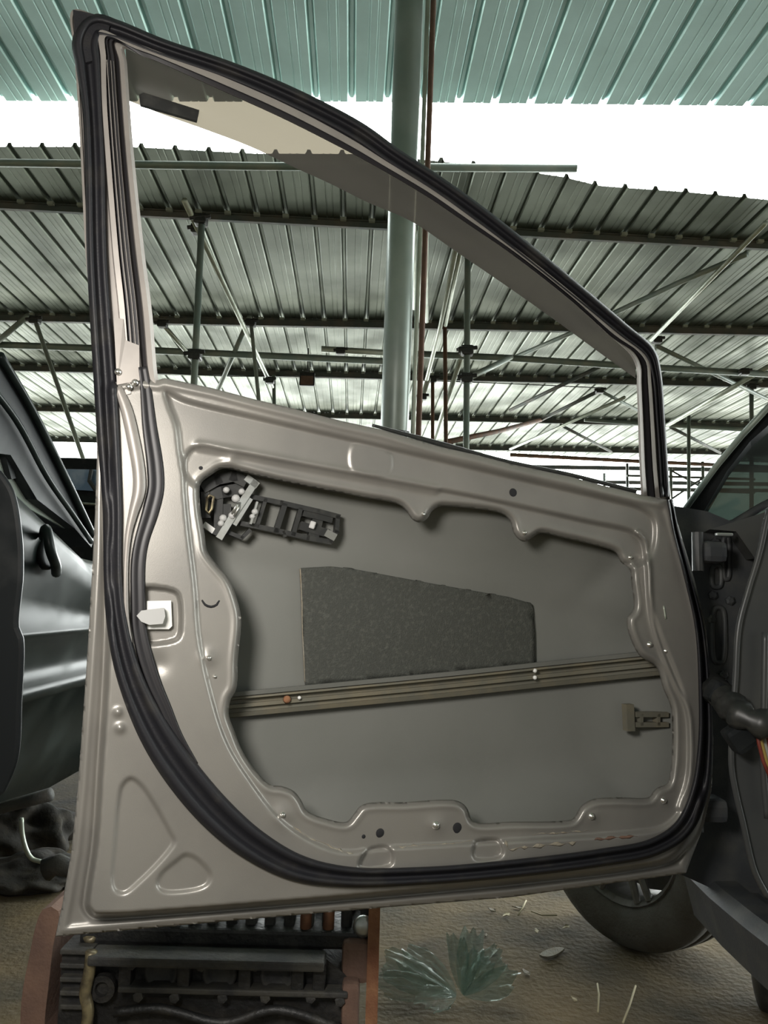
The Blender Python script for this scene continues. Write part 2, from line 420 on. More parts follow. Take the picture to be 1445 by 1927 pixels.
# horizontal pipes
pole('scaffold_pipe', [(-500, 300, 5.35), (480, 313, 5.35), (1085, 317, 5.35)], .028, M['pipe'], 'green grey pipe along the near edge of the far roof, against the white sky', 'pipe', 'horizontal scaffold pipes')
pole('scaffold_pipe', [(-400, 638, 8.6), (0, 649, 8.6), (300, 660, 8.6), (723, 680, 8.6)], .038, M['pipe'], 'thick green pipe crossing the window opening left of the column', 'pipe', 'horizontal scaffold pipes', [(367, 664, 8.5), (66, 604, 8.2)])
pole('scaffold_pipe', [(780, 666, 8.7), (960, 674, 8.7), (1200, 690, 8.8), (1445, 704, 8.9)], .038, M['pipe'], 'thick green pipe right of the column passing behind the window frame corner', 'pipe', 'horizontal scaffold pipes', [(1400, 700, 8.8)])
pole('scaffold_pipe', [(605, 657, 8.3), (722, 664, 8.3)], .034, M['pipelight'], 'short pale pipe stub left of the column above the thick pipe', 'pipe', 'horizontal scaffold pipes', [(641, 661, 8.3)])
pole('scaffold_pipe', [(1100, 790, 11.5), (1300, 803, 11.6), (1560, 818, 11.7)], .030, M['pipe'], 'thin far pipe behind the front window pillar, below the thick pipe', 'pipe', 'horizontal scaffold pipes')
pole('scaffold_pipe', [(960, 856, 14.5), (1200, 868, 14.5), (1460, 880, 14.5)], .036, M['piperust'], 'brown far pipe low in the right of the window opening', 'pipe', 'horizontal scaffold pipes')
# upright poles
vpole(380, 410, 6.0, .026, M['pipe'], 'green upright scaffold pole with clamp at its head, left in the window opening', joints=[(378, 414), (367, 668)], px2=365, py2=722)
vpole(880, 470, 6.4, .026, M['pipe'], 'green upright scaffold pole right of the column, beneath the smoked visor', joints=[(879, 660), (878, 712)], px2=877, py2=849)
vpole(837, 610, 8.1, .022, M['piperust'], 'rust brown upright pole between the column and the green upright', px2=839, py2=839)
vpole(814, 713, 9.5, .022, M['piperust'], 'short dark upright pole close to the right of the column', px2=814, py2=832, joints=[(814, 714)])
vpole(472, 606, 8.0, .020, M['pipelight'], 'thin pale upright pole left of the hanging floodlight', px2=487, py2=752, joints=[(472, 608)])
vpole(515, 706, 9.4, .022, M['pipe'], 'short green upright pole just left of the hanging floodlight', px2=516, py2=765)
vpole(66, 603, 7.8, .022, M['pipelight'], 'thin slanting upright pole left of the door, behind the black pillar', px2=156, py2=862, joints=[(66, 603)])
vpole(1296, 782, 11.5, .026, M['pipe'], 'far upright pole right of the front window pillar', px2=1296, py2=906)
vpole(1414, 728, 10.4, .028, M['pipe'], 'far upright pole near the right edge above the dark windscreen', px2=1414, py2=800, joints=[(1414, 728)])
vpole(1137, 890, 17.0, .03, M['pipe'], 'very far short upright above the belt line of the door', px2=1137, py2=915)
vpole(1262, 880, 15.0, .03, M['pipe'], 'far upright between front window pillar and dark windscreen, left of two', px2=1263, py2=950)
vpole(1322, 868, 15.0, .03, M['pipe'], 'far upright beside the dark windscreen, right of two', px2=1323, py2=915)
for _y, _w in ((897, 'upper'), (922, 'lower')):
    pole('scaffold_pipe', [(1180, _y - 2, 15.0), (1262, _y, 15.0), (1322, _y + 2, 15.0), (1420, _y + 5, 15.0)], .024, M['purlin'], 'far low pipe behind the front window pillar, %s of two' % _w, 'pipe', 'horizontal scaffold pipes')
for _x, _d, _l in ((905, 16.9, 'far upright carrying the bare purlins, low above the middle of the belt line'), (1180, 18.9, 'far upright carrying the bare purlins, left of the front window pillar')):
    vpole(_x, 872, _d, .03, M['purlin'], _l)
# leaning poles
def lean_pole(pts, r, m, label, joints=()): return pole('scaffold_brace', pts, r, m, label, 'brace', 'leaning scaffold braces', joints)
lean_pole([(347, 377, 5.8), (512, 728, 9.3)], .024, M['pipelight'], 'long pale brace leaning across the left of the window opening', [(372, 432, 6.2), (508, 716, 9.0)])
lean_pole([(306, 610, 8.0), (360, 672, 8.4)], .024, M['pipelight'], 'short pale brace at the left window edge with black end', [(306, 610, 8.0)])
lean_pole([(470, 596, 8.1), (410, 735, 9.2)], .026, M['pipe'], 'dark green brace leaning left beneath the long pale brace')
lean_pole([(779, 362, 5.6), (779, 580, 7.6)], .020, M['pipelight'], 'pale pole hugging the right side of the column, leftmost of the bundle')
lean_pole([(790, 366, 5.65), (792, 606, 7.9)], .020, M['pipelight'], 'pale pole in the middle of the bundle beside the column', [(790, 410, 5.8)])
lean_pole([(801, 372, 5.7), (803, 605, 7.9)], .020, M['pipelight'], 'pale pole on the right of the bundle beside the column')
lean_pole([(867, 424, 6.1), (829, 612, 7.9), (803, 714, 9.0)], .022, M['pipelight'], 'pale pole leaning right from the column towards the visor', [(866, 436, 6.1), (795, 747, 9.4)])
lean_pole([(875, 430, 6.2), (838, 612, 7.9)], .020, M['pipelight'], 'second pale leaning pole tight beside the clamped one')
lean_pole([(872, 659, 8.6), (815, 835, 10.5)], .030, M['pipelight'], 'pale pole leaning low from the green upright to the belt line', [(871, 660, 8.6)])
lean_pole([(806, 712, 9.2), (782, 790, 10.3)], .030, M['pipelight'], 'short pale pole crossing low at the right foot of the column')
lean_pole([(958, 677, 9.3), (1074, 627, 9.0), (1282, 530, 7.4), (1405, 478, 6.5)], .026, M['pipe'], 'long green brace rising right past the slanted window frame')
lean_pole([(880, 712, 6.45), (962, 672, 8.65)], .028, M['pipe'], 'short green brace joining the green upright to the thick pipe')
lean_pole([(960, 772, 11.0), (1128, 690, 9.3)], .026, M['purlin'], 'dark brace rising right, upper of the two near the window corner')
lean_pole([(1018, 790, 11.6), (1126, 736, 10.2)], .026, M['purlin'], 'dark brace rising right, lower of the two near the window corner', [(1128, 735, 10.1)])
lean_pole([(839, 832, 8.12), (940, 811, 9.6), (1018, 790, 11.6)], .030, M['piperust'], 'rust coloured brace low beside the brown upright')
lean_pole([(1128, 735, 10.2), (1200, 772, 11.2)], .022, M['pipe'], 'thin brace falling right to the front window pillar')
lean_pole([(960, 845, 14), (1050, 805, 12.2), (1175, 748, 10.3)], .024, M['pipelight'], 'pale far brace rising right below the window corner')
lean_pole([(1055, 800, 12.2), (1150, 850, 14)], .024, M['purlin'], 'dark far brace falling right below the window corner')
lean_pole([(1235, 651, 8.6), (1445, 752, 10.4)], .026, M['pipe'], 'dark brace falling right from the corner of the window frame', [(1236, 640, 8.5)])
lean_pole([(1256, 800, 11.0), (1445, 690, 8.8)], .030, M['pipelight'], 'pale brace rising right behind the front window pillar')
lean_pole([(1262, 804, 11.6), (1355, 852, 13)], .024, M['purlin'], 'dark far brace falling right beside the front window pillar')
lean_pole([(1262, 885, 15), (1322, 918, 15)], .02, M['purlin'], 'far cross brace falling right beside the dark windscreen')
lean_pole([(1262, 940, 15), (1322, 900, 15)], .02, M['purlin'], 'far cross brace rising right beside the dark windscreen')
lean_pole([(53, 594, 8.1), (-30, 664, 8.7)], .030, M['pipe'], 'green brace leaning left at the left edge of the picture')
lean_pole([(1440, 420, 6.0), (1225, 640, 8.4)], .020, M['pipelight'], 'long pale brace rising to the right edge above the frame corner')

# steel column with conduit
colp = [at_depth(x, y, 3.7) for x, y in ((777, -200), (742, 812))]
k = colp[0][2] / (colp[0][2] - colp[1][2]); cb = colp[0] + (colp[1] - colp[0]) * k
ct = colp[0] + (cb - colp[0]) * (colp[0][2] - (ZA - .02)) / colp[0][2] if colp[0][2] > ZA else colp[0]
t = thing('steel_column', 'round green grey steel column rising behind the window opening to the near roof', 'column', cb)
MB().tube([ct, cb], .067, 40).build('shaft', M['column'], t, True)
off = np.array([.088, -.02, 0])
MB().tube([ct + off, cb + off], .011, 12).build('conduit', M['pipelight'], t, True)
off = np.array([.115, -.01, 0])
MB().tube([ct + off, cb + off], .014, 12).build('conduit', M['rustdull'], t, True)
cl = at_depth(741, 808, 3.62); mb = MB(); mb.lathe([(.067, -.009), (.073, -.009), (.073, .009), (.067, .009)], cb + (ct - cb) * (cl[2] / ct[2]), ct - cb, 32); mb.build('collar', M['black'], t)

# floodlight hung from the far roof
fp = at_depth(578, 714, 9.6); t = thing('floodlight', 'small black square floodlight hanging from the far roof, left of the column', 'lamp', fp)
mb = MB(); mb.box(fp, (.19, .06, .17), None, .012)
mb.build('housing', M['black'], t); mb = MB(); mb.box(fp + np.array([0, -.034, -.02]), (.155, .01, .11)); mb.build('glass_panel', M['rustdull'], t)
mb = MB(); mb.tube([fp + np.array([0, 0, .08]), np.array([fp[0], fp[1], ZB - .0])], .008, 8); mb.build('hanger', M['black'], t)
cab = [at_depth(x, y, 9.6) for x, y in catmull([(300, 702), (440, 708), (578, 707), (800, 716), (960, 722), (1130, 730)], step=30)]
o = MB().tube(cab, .006, 6).build('power_cable', M['black'], None, True); origin(o); tag(o, 'thin black cable strung level under the far roof past the floodlight', 'cable')

# ------------------------------------------------------------------ the car door
car = thing('car', 'dark grey car at right with its stripped grey front door swung open across the picture', 'car', (.95, 1.35, 0))
door = bpy.data.objects.new('front_door', None); C.objects.link(door); door.parent = car
door.location = Vector([float(v) for v in (_A + _B) / 2]) - car.location; door['label'] = 'stripped grey door hanging open with its inner panel facing the camera'
BODY = catmull([(105, 1762), (118, 1700), (135, 1600), (147, 1480), (160, 1300), (168, 1180), (175, 1050), (180, 950), (183, 850), (180, 742), (200, 722), (262, 712), (297, 716),
                (309, 712), (330, 716), (400, 731), (480, 752), (563, 772), (640, 792), (719, 809), (769, 824), (832, 842), (895, 856), (960, 873), (1071, 897), (1131, 913), (1202, 930), (1262, 942),
                (1282, 1010), (1306, 1090), (1328, 1180), (1337, 1300), (1342, 1400), (1338, 1490), (1322, 1560), (1300, 1610), (1290, 1643),
                (960, 1688), (700, 1709), (480, 1728), (300, 1744)], True, 9)
def rnd(pts, step=5): return catmull(pts, True, step)
# sharpen the two lower corners: insert straight corner points
def poly_straight(pts, step=9):
    P = np.asarray(pts, float); out = []
    for i in range(len(P)):
        a = P[i]; b = P[(i + 1) % len(P)]; k = max(1, int(np.linalg.norm(b - a) / step))
        for j in range(k): out.append(a + (b - a) * j / k)
    return np.array(out)
BODY = poly_straight([(105, 1762), (118, 1700), (135, 1600), (147, 1480), (160, 1300), (168, 1180), (175, 1050), (180, 950), (183, 850), (180, 742), (200, 722), (262, 712), (297, 716),
                (309, 712), (330, 716), (400, 731), (480, 752), (563, 772), (640, 792), (719, 809), (769, 824), (832, 842), (895, 856), (960, 873), (1071, 897), (1131, 913), (1202, 930), (1262, 942),
                (1282, 1010), (1306, 1090), (1328, 1180), (1337, 1300), (1342, 1400), (1338, 1490), (1322, 1560), (1302, 1610), (1290, 1643),
                (960, 1688), (700, 1709), (480, 1728), (300, 1744)])
PANEL = rnd([(205, 720), (205, 850), (203, 960), (206, 1080), (205, 1180), (200, 1300), (191, 1440), (181, 1590), (167, 1685), (166, 1706), (176, 1719), (200, 1721), (332, 1713), (700, 1683), (960, 1658), (1200, 1630), (1262, 1614), (1300, 1570), (1322, 1490),
             (1326, 1300), (1316, 1180), (1296, 1090), (1270, 1000), (1256, 925), (1190, 905), (960, 850), (640, 765), (480, 725), (309, 690), (230, 690)])
KREC = rnd([(313, 738), (322, 741), (345, 752), (480, 785), (720, 840), (960, 896), (1150, 940), (1205, 956), (1228, 975), (1232, 1010), (1225, 1040), (1205, 1060), (1000, 1060), (700, 1000), (420, 940), (352, 900), (340, 858), (332, 800), (318, 762)])
RREC = rnd([(346, 890), (350, 858), (370, 840), (430, 848), (560, 872), (690, 896), (900, 936), (1100, 980), (1190, 1001), (1207, 1015), (1216, 1060), (1222, 1130), (1240, 1190), (1268, 1260), (1294, 1335), (1299, 1400), (1295, 1470), (1278, 1528), (1248, 1556), (1200, 1566), (960, 1582), (700, 1598), (655, 1604), (600, 1590), (530, 1545), (470, 1470), (425, 1395), (392, 1290), (374, 1200), (366, 1100), (352, 980)])
HOLE = rnd([(375, 918), (380, 906), (399, 892), (411, 884), (424, 881), (453, 887), (505, 900), (575, 915), (680, 935), (752, 950), (766, 963), (776, 977), (790, 983), (803, 976), (812, 962), (826, 953), (850, 953), (945, 967), (960, 980), (968, 1005), (985, 1019), (1003, 1010), (1015, 1003), (1060, 1012), (1150, 1035), (1161, 1042), (1168, 1057), (1185, 1071),
            (1188, 1094), (1192, 1146), (1181, 1161), (1180, 1178), (1191, 1212), (1205, 1235), (1235, 1255), (1248, 1295), (1262, 1329), (1265, 1363), (1263, 1440), (1255, 1475), (1238, 1482), (1229, 1490), (1222, 1500), (1161, 1501), (1114, 1505), (1094, 1517), (1078, 1541), (1060, 1545), (960, 1547), (900, 1549), (887, 1543), (879, 1522), (862, 1508), (762, 1510), (682, 1515), (666, 1532), (652, 1547), (613, 1541), (577, 1526), (566, 1506), (552, 1489), (530, 1480), (508, 1477),
            (480, 1450), (455, 1412), (440, 1375), (430, 1345), (433, 1318), (444, 1296), (447, 1240), (453, 1165), (446, 1130), (430, 1090), (402, 1056), (389, 1036), (385, 1010), (377, 960)])
TRI = rnd([(246, 1464), (230, 1477), (223, 1506), (216, 1590), (211, 1656), (217, 1676), (233, 1681), (266, 1656), (318, 1601), (328, 1583), (319, 1563), (266, 1477)])
TRI2 = rnd([(349, 1608), (332, 1619), (302, 1646), (296, 1666), (306, 1677), (372, 1673), (391, 1663), (396, 1646), (370, 1615)])
LATCH = rnd([(256, 1112), (325, 1111), (336, 1120), (339, 1192), (331, 1204), (256, 1205)], 4)
PATCH = rnd([(664, 838), (730, 850), (736, 858), (733, 890), (680, 893), (660, 880)], 4)
RIDGE = catmull([(1200, 1003), (1211, 1015), (1219, 1060), (1226, 1160), (1245, 1225), (1270, 1285), (1293, 1335), (1299, 1400), (1295, 1465), (1278, 1520)], False, 5)
RIDGE2 = catmull([(374, 840), (440, 851), (560, 874), (690, 898), (820, 922)], False, 5)
BUMPS = [(392, 1237, 14, .004), (532, 1533, 20, .004), (820, 1553, 16, .003), (1113, 1535, 16, .003), (1248, 1506, 12, .003), (222, 1340, 7, .005), (226, 1370, 8, .005), (435, 862, 12, .004), (985, 1003, 12, .002), (795, 968, 12, .002), (1185, 1050, 10, .002), (296, 1250, 20, -.004)]
NOTCH = [rnd([(690, 1600), (734, 1597), (737, 1626), (676, 1632)], 4), rnd([(893, 1586), (940, 1583), (944, 1610), (893, 1616)], 4)]
def cut(s, width, side=0.0): return sstep(.5 - (s - side) / width)   # 1 inside, 0 outside
def panel_w(X, Y):
    w = np.full(X.shape, -.035)
    s, _, _ = sdf(X, Y, PANEL); w += .035 * cut(s, 12); w -= .006 * np.exp(-((s - 8) / 5)**2)
    hem, _, _ = sdf(X, Y, BODY); w += .004 * np.exp(-((hem + 11) / 7)**2)
    s, _, _ = sdf(X, Y, KREC); w -= .010 * cut(s, 12)
    s, _, _ = sdf(X, Y, RREC); w -= .009 * cut(s, 10)
    s, _, _ = sdf(X, Y, TRI); w -= .006 * cut(s, 9)
    s, _, _ = sdf(X, Y, TRI2); w -= .006 * cut(s, 9)
    s, _, _ = sdf(X, Y, LATCH); w -= .016 * cut(s, 9)
    s, _, _ = sdf(X, Y, PATCH); w += .0025 * cut(s, 8)
    for n in NOTCH: s, _, _ = sdf(X, Y, n); w -= .012 * cut(s, 6)
    d, _, _, _ = seg_dist(X, Y, RIDGE, False); w += .007 * np.exp(-(d / 4.5)**2)
    d, _, _, _ = seg_dist(X, Y, RIDGE2, False); w += .005 * np.exp(-(d / 8)**2)
    for (bx, by, r, h) in BUMPS: w += h * np.exp(-(((X - bx)**2 + (Y - by)**2) / (r * r)))
    s, _, _ = sdf(X, Y, HOLE); w -= .010 * np.exp(-(s / 5.0)**2); w += .0015 * np.exp(-((s - 11) / 5)**2)
    # shallow swell of the pressed panel
    w += .006 * np.sin((X - 300) / 420) * np.cos((Y - 1100) / 500)
    return w
inner = field('inner_panel', M['door'], BODY, [HOLE], panel_w, 3.2, door, .0012)
def skin_w(X, Y):
    s, _, _ = sdf(X, Y, BODY)
    w = -.040 - .055 * sstep(np.clip(-s, 0, 260) / 260)
    yl = 1000 + (X - 400) * .165
    w -= .006 * sstep((Y - yl) / 60)                    # step shaped in to stand for the belt's shadow edge
    return w
field('outer_skin', M['skin'], BODY, [], skin_w, 12, door, .001, 'grey inside face of the outer skin')

def on_skin(pts, lift): 
    X = np.array([p[0] for p in pts], float); Y = np.array([p[1] for p in pts], float)
    return D(X, Y, skin_w(X, Y) + lift)
# sound pad
PAD = poly_straight([(566, 1069), (623, 1066), (666, 1071), (812, 1098), (960, 1124), (1001, 1136), (1006, 1190), (1007, 1248), (800, 1268), (574, 1290), (571, 1200)], 12)
field('sound_pad', M['pad'], PAD, [], lambda X, Y: skin_w(X, Y) + .005, 8, door, .003, 'dark rough sound deadening pad stuck to the skin')
o = band('adhesive_line', M['dust'], [(565, 1070, 2), (568, 1120, 2.4), (569, 1180, 1.6), (572, 1240, 1.8), (574, 1284, 1.2)], [(-1, 0), (0, .003), (1, 0)], .004, door, wfun=skin_w)
# side impact beam
BW = lambda X, Y: skin_w(X, Y) + .006
def bm_row(dy): return [(428, 1328 + dy), (640, 1308 + dy), (840, 1289 + dy), (1040, 1268 + dy), (1255, 1246 + dy)]
band('impact_beam', M['beam'], [(x, y, 20) for x, y in bm_row(4)], [(-1, 0), (-.96, .02), (-.72, .022), (-.66, .010), (-.3, .010), (-.24, .018), (.1, .018), (.16, .010), (.5, .010), (.56, .016), (.94, .014), (1, 0)], .0, door, smooth=False, wfun=BW)
band('beam_lip', M['skin'], [(x, y, 5) for x, y in bm_row(-20)], [(-1, 0), (-.8, .026), (.8, .024), (1, 0)], 0, door, smooth=False, wfun=BW)
for (x, y, r, m) in [(1006, 1262, 4.5, 'white'), (1006, 1275, 4.5, 'white'), (563, 1313, 3.5, 'white'), (540, 1316, 7, 'rust')]:
    c = D(x, y, BW(np.array([x * 1.]), np.array([y * 1.]))[0] + .020); mb = MB()
    mb.lathe([(r * .0009, 0), (r * .0007, .003), (r * .0002, .004)], c, DN, 12); mb.build('paint_blob' if m == 'white' else 'rust_spot', M[m], door, True)

# fixings
def fixing(x, y, r, m, h=.004, name='bolt', base=None):
    w = panel_w(np.array([float(x)]), np.array([float(y)]))[0] if base is None else base
    c = D(x, y, w); mb = MB(); mb.lathe([(r * 1.35, -.002), (r * 1.35, h * .35), (r, h * .45), (r * .85, h), (r * .3, h * 1.15)], c, DN, 14)
    return mb.build(name, M[m], door, True)
for (x, y, r) in [(393, 1238, .0026), (532, 1533, .003), (820, 1553, .0045), (1113, 1536, .0042), (1248, 1506, .004), (1185, 1049, .003), (986, 1003, .003), (796, 968, .0026), (1222, 1213, .004), (1252, 1225, .003), (404, 1273, .002)]:
    fixing(x, y, r, 'bolt')
for (x, y, r) in [(715, 1567, .0065), (860, 1557, .0075), (684, 1574, .003), (965, 927, .007), (378, 881, .003)]:
    fixing(x, y, r, 'hole', .0012, 'hole_shade')  # dark discs painted as the shade in open holes
band('access_slot', M['hole'], [(380, 1129, 2), (386, 1138, 3), (397, 1142, 3.2), (408, 1138, 3), (413, 1130, 2)], [(-1, 0), (0, .0025), (1, 0)], .0, door, wfun=panel_w)  # dark strip painted as the shade inside the crescent slot
band('access_slot', M['pipelight'], [(1249, 1140, 2.5), (1253, 1165, 3)], [(-1, 0), (0, .0025), (1, 0)], .0, door, wfun=panel_w)
# dried mud along the lower seam
mr = random.Random(11)
def mud(path, mx, m='dust'):
    Q_ = catmull(path, False, 7); off = [(x, y + mr.uniform(-1.5, 1.5), max(.5, mx * mr.uniform(-.25, 1) ** 1 if mr.random() > .25 else .6)) for x, y in Q_]
    off = [(x, y, abs(h)) for x, y, h in off]; off[0] = (*off[0][:2], .3); off[-1] = (*off[-1][:2], .3)
    band('mud_line', M[m], off, [(-1, .0003), (-.4, .0016), (.3, .0012), (1, .0003)], .0, door, step=4, wfun=panel_w)
mud([(552, 1556), (575, 1572), (610, 1588), (645, 1602), (664, 1606)], 4)
mud([(750, 1594), (800, 1590), (870, 1586), (888, 1580)], 3)
mud([(950, 1580), (958, 1598), (975, 1596), (1040, 1590), (1084, 1586)], 6)
mud([(1118, 1580), (1138, 1578), (1158, 1576), (1200, 1574)], 5, 'rustdull')
mud([(1000, 1570), (1060, 1567), (1110, 1563)], 3)
# window frame: matched outer / inner paths
OI = np.array([(178, 760, 300, 725), (178, 700, 295, 693), (171, 600, 287, 596), (168, 560, 283, 560), (161, 480, 272, 475), (152, 300, 252, 290), (146, 190, 244, 193), (140, 100, 239, 120), (136, 19, 236, 92),
               (190, 32, 262, 103), (300, 72, 300, 118), (440, 118, 415, 170), (560, 170, 530, 222), (680, 238, 645, 280), (750, 290, 715, 318), (830, 340, 800, 368), (900, 392, 870, 415), (1000, 468, 965, 480), (1100, 550, 1070, 562), (1180, 617, 1150, 634),
               (1222, 648, 1186, 668), (1238, 668, 1197, 692), (1242, 710, 1198, 725), (1250, 800, 1201, 815), (1256, 880, 1203, 880), (1264, 945, 1206, 934)], float)
FR = np.array([(.05, .47, .56, .80, .86)] * 7 + [(.05, .50, .60, .80, .86), (.03, .52, .66, .80, .84)] + [(.0, .56, .78, .80, 1.0)] * 11 + [(.0, .5, .62, .66, .8), (.0, .42, .55, .6, .8)] + [(.0, .38, .52, .6, .8)] * 4)
Q = np.hstack([OI, FR]); 
def frame_loft(name, m, rows, parent, smooth=False, label=None, i0=0, i1=None, back=None):
    """rows: list of (function giving fraction per sample, height)"""
    q = Q[i0:i1]; P = catmull(q, False, 10); n = len(P); V = []
    for fn, h in rows:
        f = fn(P[:, 4:]); x = P[:, 0] + (P[:, 2] - P[:, 0]) * f; y = P[:, 1] + (P[:, 3] - P[:, 1]) * f
        V.append(D(x, y, np.zeros(n) + h))
    V = np.array(V); k = len(rows); fs = []
    for j in range(k):
        jj = (j + 1) % k
        for i in range(n - 1): fs.append((j * n + i, j * n + i + 1, jj * n + i + 1, jj * n + i))
    fs.append(tuple(j * n for j in range(k))); fs.append(tuple(j * n + n - 1 for j in range(k))[::-1])
    return obj(name, V.reshape(-1, 3), fs, m, parent, smooth, label)
c_ = lambda v: (lambda F: np.full(len(F), v)); a_ = lambda i, d=0.0: (lambda F: F[:, i] + d)
frame_loft('window_frame', M['doorframe'], [(c_(0.0), -.028), (c_(.0), -.008), (c_(.045), -.006), (a_(0, .01), -.012), (a_(1, -.02), -.012), (a_(1), .002), (a_(2), .003), (a_(2, .015), -.010), (a_(4, -.02), -.012), (a_(4), .000), (lambda F: F[:, 4] * .4 + .6, .003), (c_(1.0), -.002), (c_(1.0), -.024)], door)
# glass run rubber with its ribs
frame_loft('glass_run', M['rubberdark'], [(a_(2, .015), -.009), (a_(2, .03), -.003), (lambda F: F[:, 2] * .66 + F[:, 3] * .34, -.003), (lambda F: F[:, 2] * .62 + F[:, 3] * .38, -.008), (lambda F: F[:, 2] * .5 + F[:, 3] * .5, -.008), (lambda F: F[:, 2] * .46 + F[:, 3] * .54, -.003), (lambda F: F[:, 2] * .2 + F[:, 3] * .8, -.003), (a_(3, -.01), -.009), (a_(4, -.02), -.0105), (a_(4, -.02), -.014), (a_(2, .015), -.014)], door)
# bright ribs on the rear channel
for (f0, f1) in ((.60, .635), (.675, .705), (.735, .76)):
    frame_loft('channel_rib', M['doorframe'], [(c_(f0), -.009), (c_(f0 + .01), .0005), (c_(f1 - .01), .0005), (c_(f1), -.009)], door, i0=0, i1=8)
# lower end of the rear channel: bracket
mb = MB(); mb.prism(D([214, 232, 236, 262, 263, 220], [598, 600, 640, 650, 716, 724], .0045), -DN * .004); mb.build('channel_bracket', M['doorframe'], door)
for (x, y) in ((254, 720), (243, 728), (222, 700)):
    fixing(x, y, .0035, 'bolt', .004, 'bolt', .006)

# bright strip and dark channel below the rear frame corner
band('jamb_strip', M['doorframe'], [(222, 728, 8), (238, 770, 12), (252, 830, 13), (262, 890, 13), (262, 925, 13), (252, 962, 10), (243, 1000, 7), (238, 1050, 5), (237, 1110, 5), (239, 1165, 5), (246, 1210, 4)], [(-1, 0), (-.8, .008), (.8, .010), (1, 0)], 0, door)
band('jamb_channel', M['rubberdark'], [(268, 690, 9), (274, 730, 11), (281, 800, 14), (292, 880, 16), (293, 920, 16), (284, 960, 16), (266, 1020, 14), (260, 1060, 14), (260, 1130, 14), (262, 1180, 14), (272, 1230, 15), (290, 1285, 14), (310, 1330, 12), (334, 1385, 10), (366, 1440, 8)], [(-1, 0), (-.7, .003), (-.2, .0005), (.2, .0005), (.75, .006), (1, 0)], .0015, door)

# weatherstrip: runs right round
SEAL = [(1252, 935, 9), (1243, 800, 9), (1234, 700, 10), (1222, 664, 12), (1172, 622, 14), (1095, 558, 15), (990, 473, 16), (893, 398, 17), (820, 346, 17), (742, 296, 18), (672, 247, 19), (552, 185, 19), (435, 135, 18), (300, 89, 18), (215, 56, 20), (178, 50, 24), (163, 76, 27), (167, 120, 25), (174, 200, 20), (179, 300, 20), (183, 480, 20), (190, 600, 21), (197, 700, 22), (203, 800, 22), (209, 900, 20), (212, 960, 19), (213, 1090, 18), (219, 1160, 20), (233, 1235, 23), (254, 1300, 26), (292, 1380, 31), (338, 1450, 34), (404, 1528, 34), (474, 1588, 31), (556, 1632, 26), (650, 1650, 20), (800, 1648, 17), (960, 1635, 17), (1130, 1614, 17), (1230, 1594, 17), (1285, 1558, 18), (1316, 1490, 17), (1327, 1400, 14), (1326, 1300, 12), (1316, 1180, 9), (1290, 1070, 7), (1270, 990, 6), (1260, 940, 6)]
def seal_w(X, Y): return np.where(Y > 725, np.maximum(panel_w(X, np.maximum(Y, 700)), -.012), -.012)
band('weatherstrip', M['rubber'], SEAL, [(-1, -.004), (-1, .006), (-.86, .013), (-.6, .016), (-.36, .012), (-.22, .005), (.0, .004), (.16, .005), (.3, .013), (.55, .018), (.8, .014), (1, .006), (1, -.004)], .0, door, wfun=seal_w)
mb = MB(); mb.prism(D([137, 175, 216, 206, 200, 190, 152, 141], [18, 26, 38, 50, 80, 110, 120, 70], -.003), -DN * .012); mb.build('corner_cap', M['rubber'], door)
# belt outer strip on the sill of the window
band('belt_moulding', M['black'], [(700, 800, 3), (832, 836, 5), (895, 853, 4), (960, 870, 4), (1071, 893, 4), (1131, 908, 4), (1198, 925, 4)], [(-1, 0), (-.8, .008), (.8, .008), (1, 0)], -.012, door)
# latch
mb = MB(); mb.prism(D([276, 322, 324, 318, 276], [1131, 1130, 1178, 1184, 1184], -.006), -DN * .004); latch = mb.build('latch_plate', M['white'], door)
mb = MB(); mb.prism(D([257, 266, 309, 311, 306, 281, 266], [1159, 1149, 1144, 1160, 1174, 1176, 1170], .009), -DN * .016); o = mb.build('latch_tongue', M['nylon'], door, label='grey plastic tongue'); 
# smoked visor
VU = np.array([(236, 90, 243, 190), (300, 108, 300, 213), (415, 162, 392, 246), (530, 212, 480, 280), (590, 240, 556, 316), (645, 268, 620, 345), (710, 306, 690, 380), (772, 343, 769, 414), (870, 408, 862, 476), (977, 475, 960, 543), (1040, 526, 1024, 588), (1094, 577, 1074, 624), (1150, 628, 1148, 678), (1196, 682, 1196, 712)], float)
P = catmull(VU, False, 12); n = len(P); rows = []
for f, w in ((-.12, -.030), (.1, -.034), (.35, -.046), (.65, -.056), (.9, -.060), (1.0, -.060)):
    rows.append(D(P[:, 0] + (P[:, 2] - P[:, 0]) * f, P[:, 1] + (P[:, 3] - P[:, 1]) * f, np.zeros(n) + w))
V = np.array(rows); k = len(rows); fs = [(j * n + i, j * n + i + 1, (j + 1) * n + i + 1, (j + 1) * n + i) for j in range(k - 1) for i in range(n - 1)]
vis = obj('rain_visor', V.reshape(-1, 3), fs, M['visor'], door, True, 'smoked see-through rain visor along the top frame')
mb = MB(); mb.prism(D([262, 270, 375, 371, 264], [178, 174, 207, 227, 196], -.046), -DN * .006); mb.build('mounting_clip', M['black'], door, label='black oblong clip on the visor')

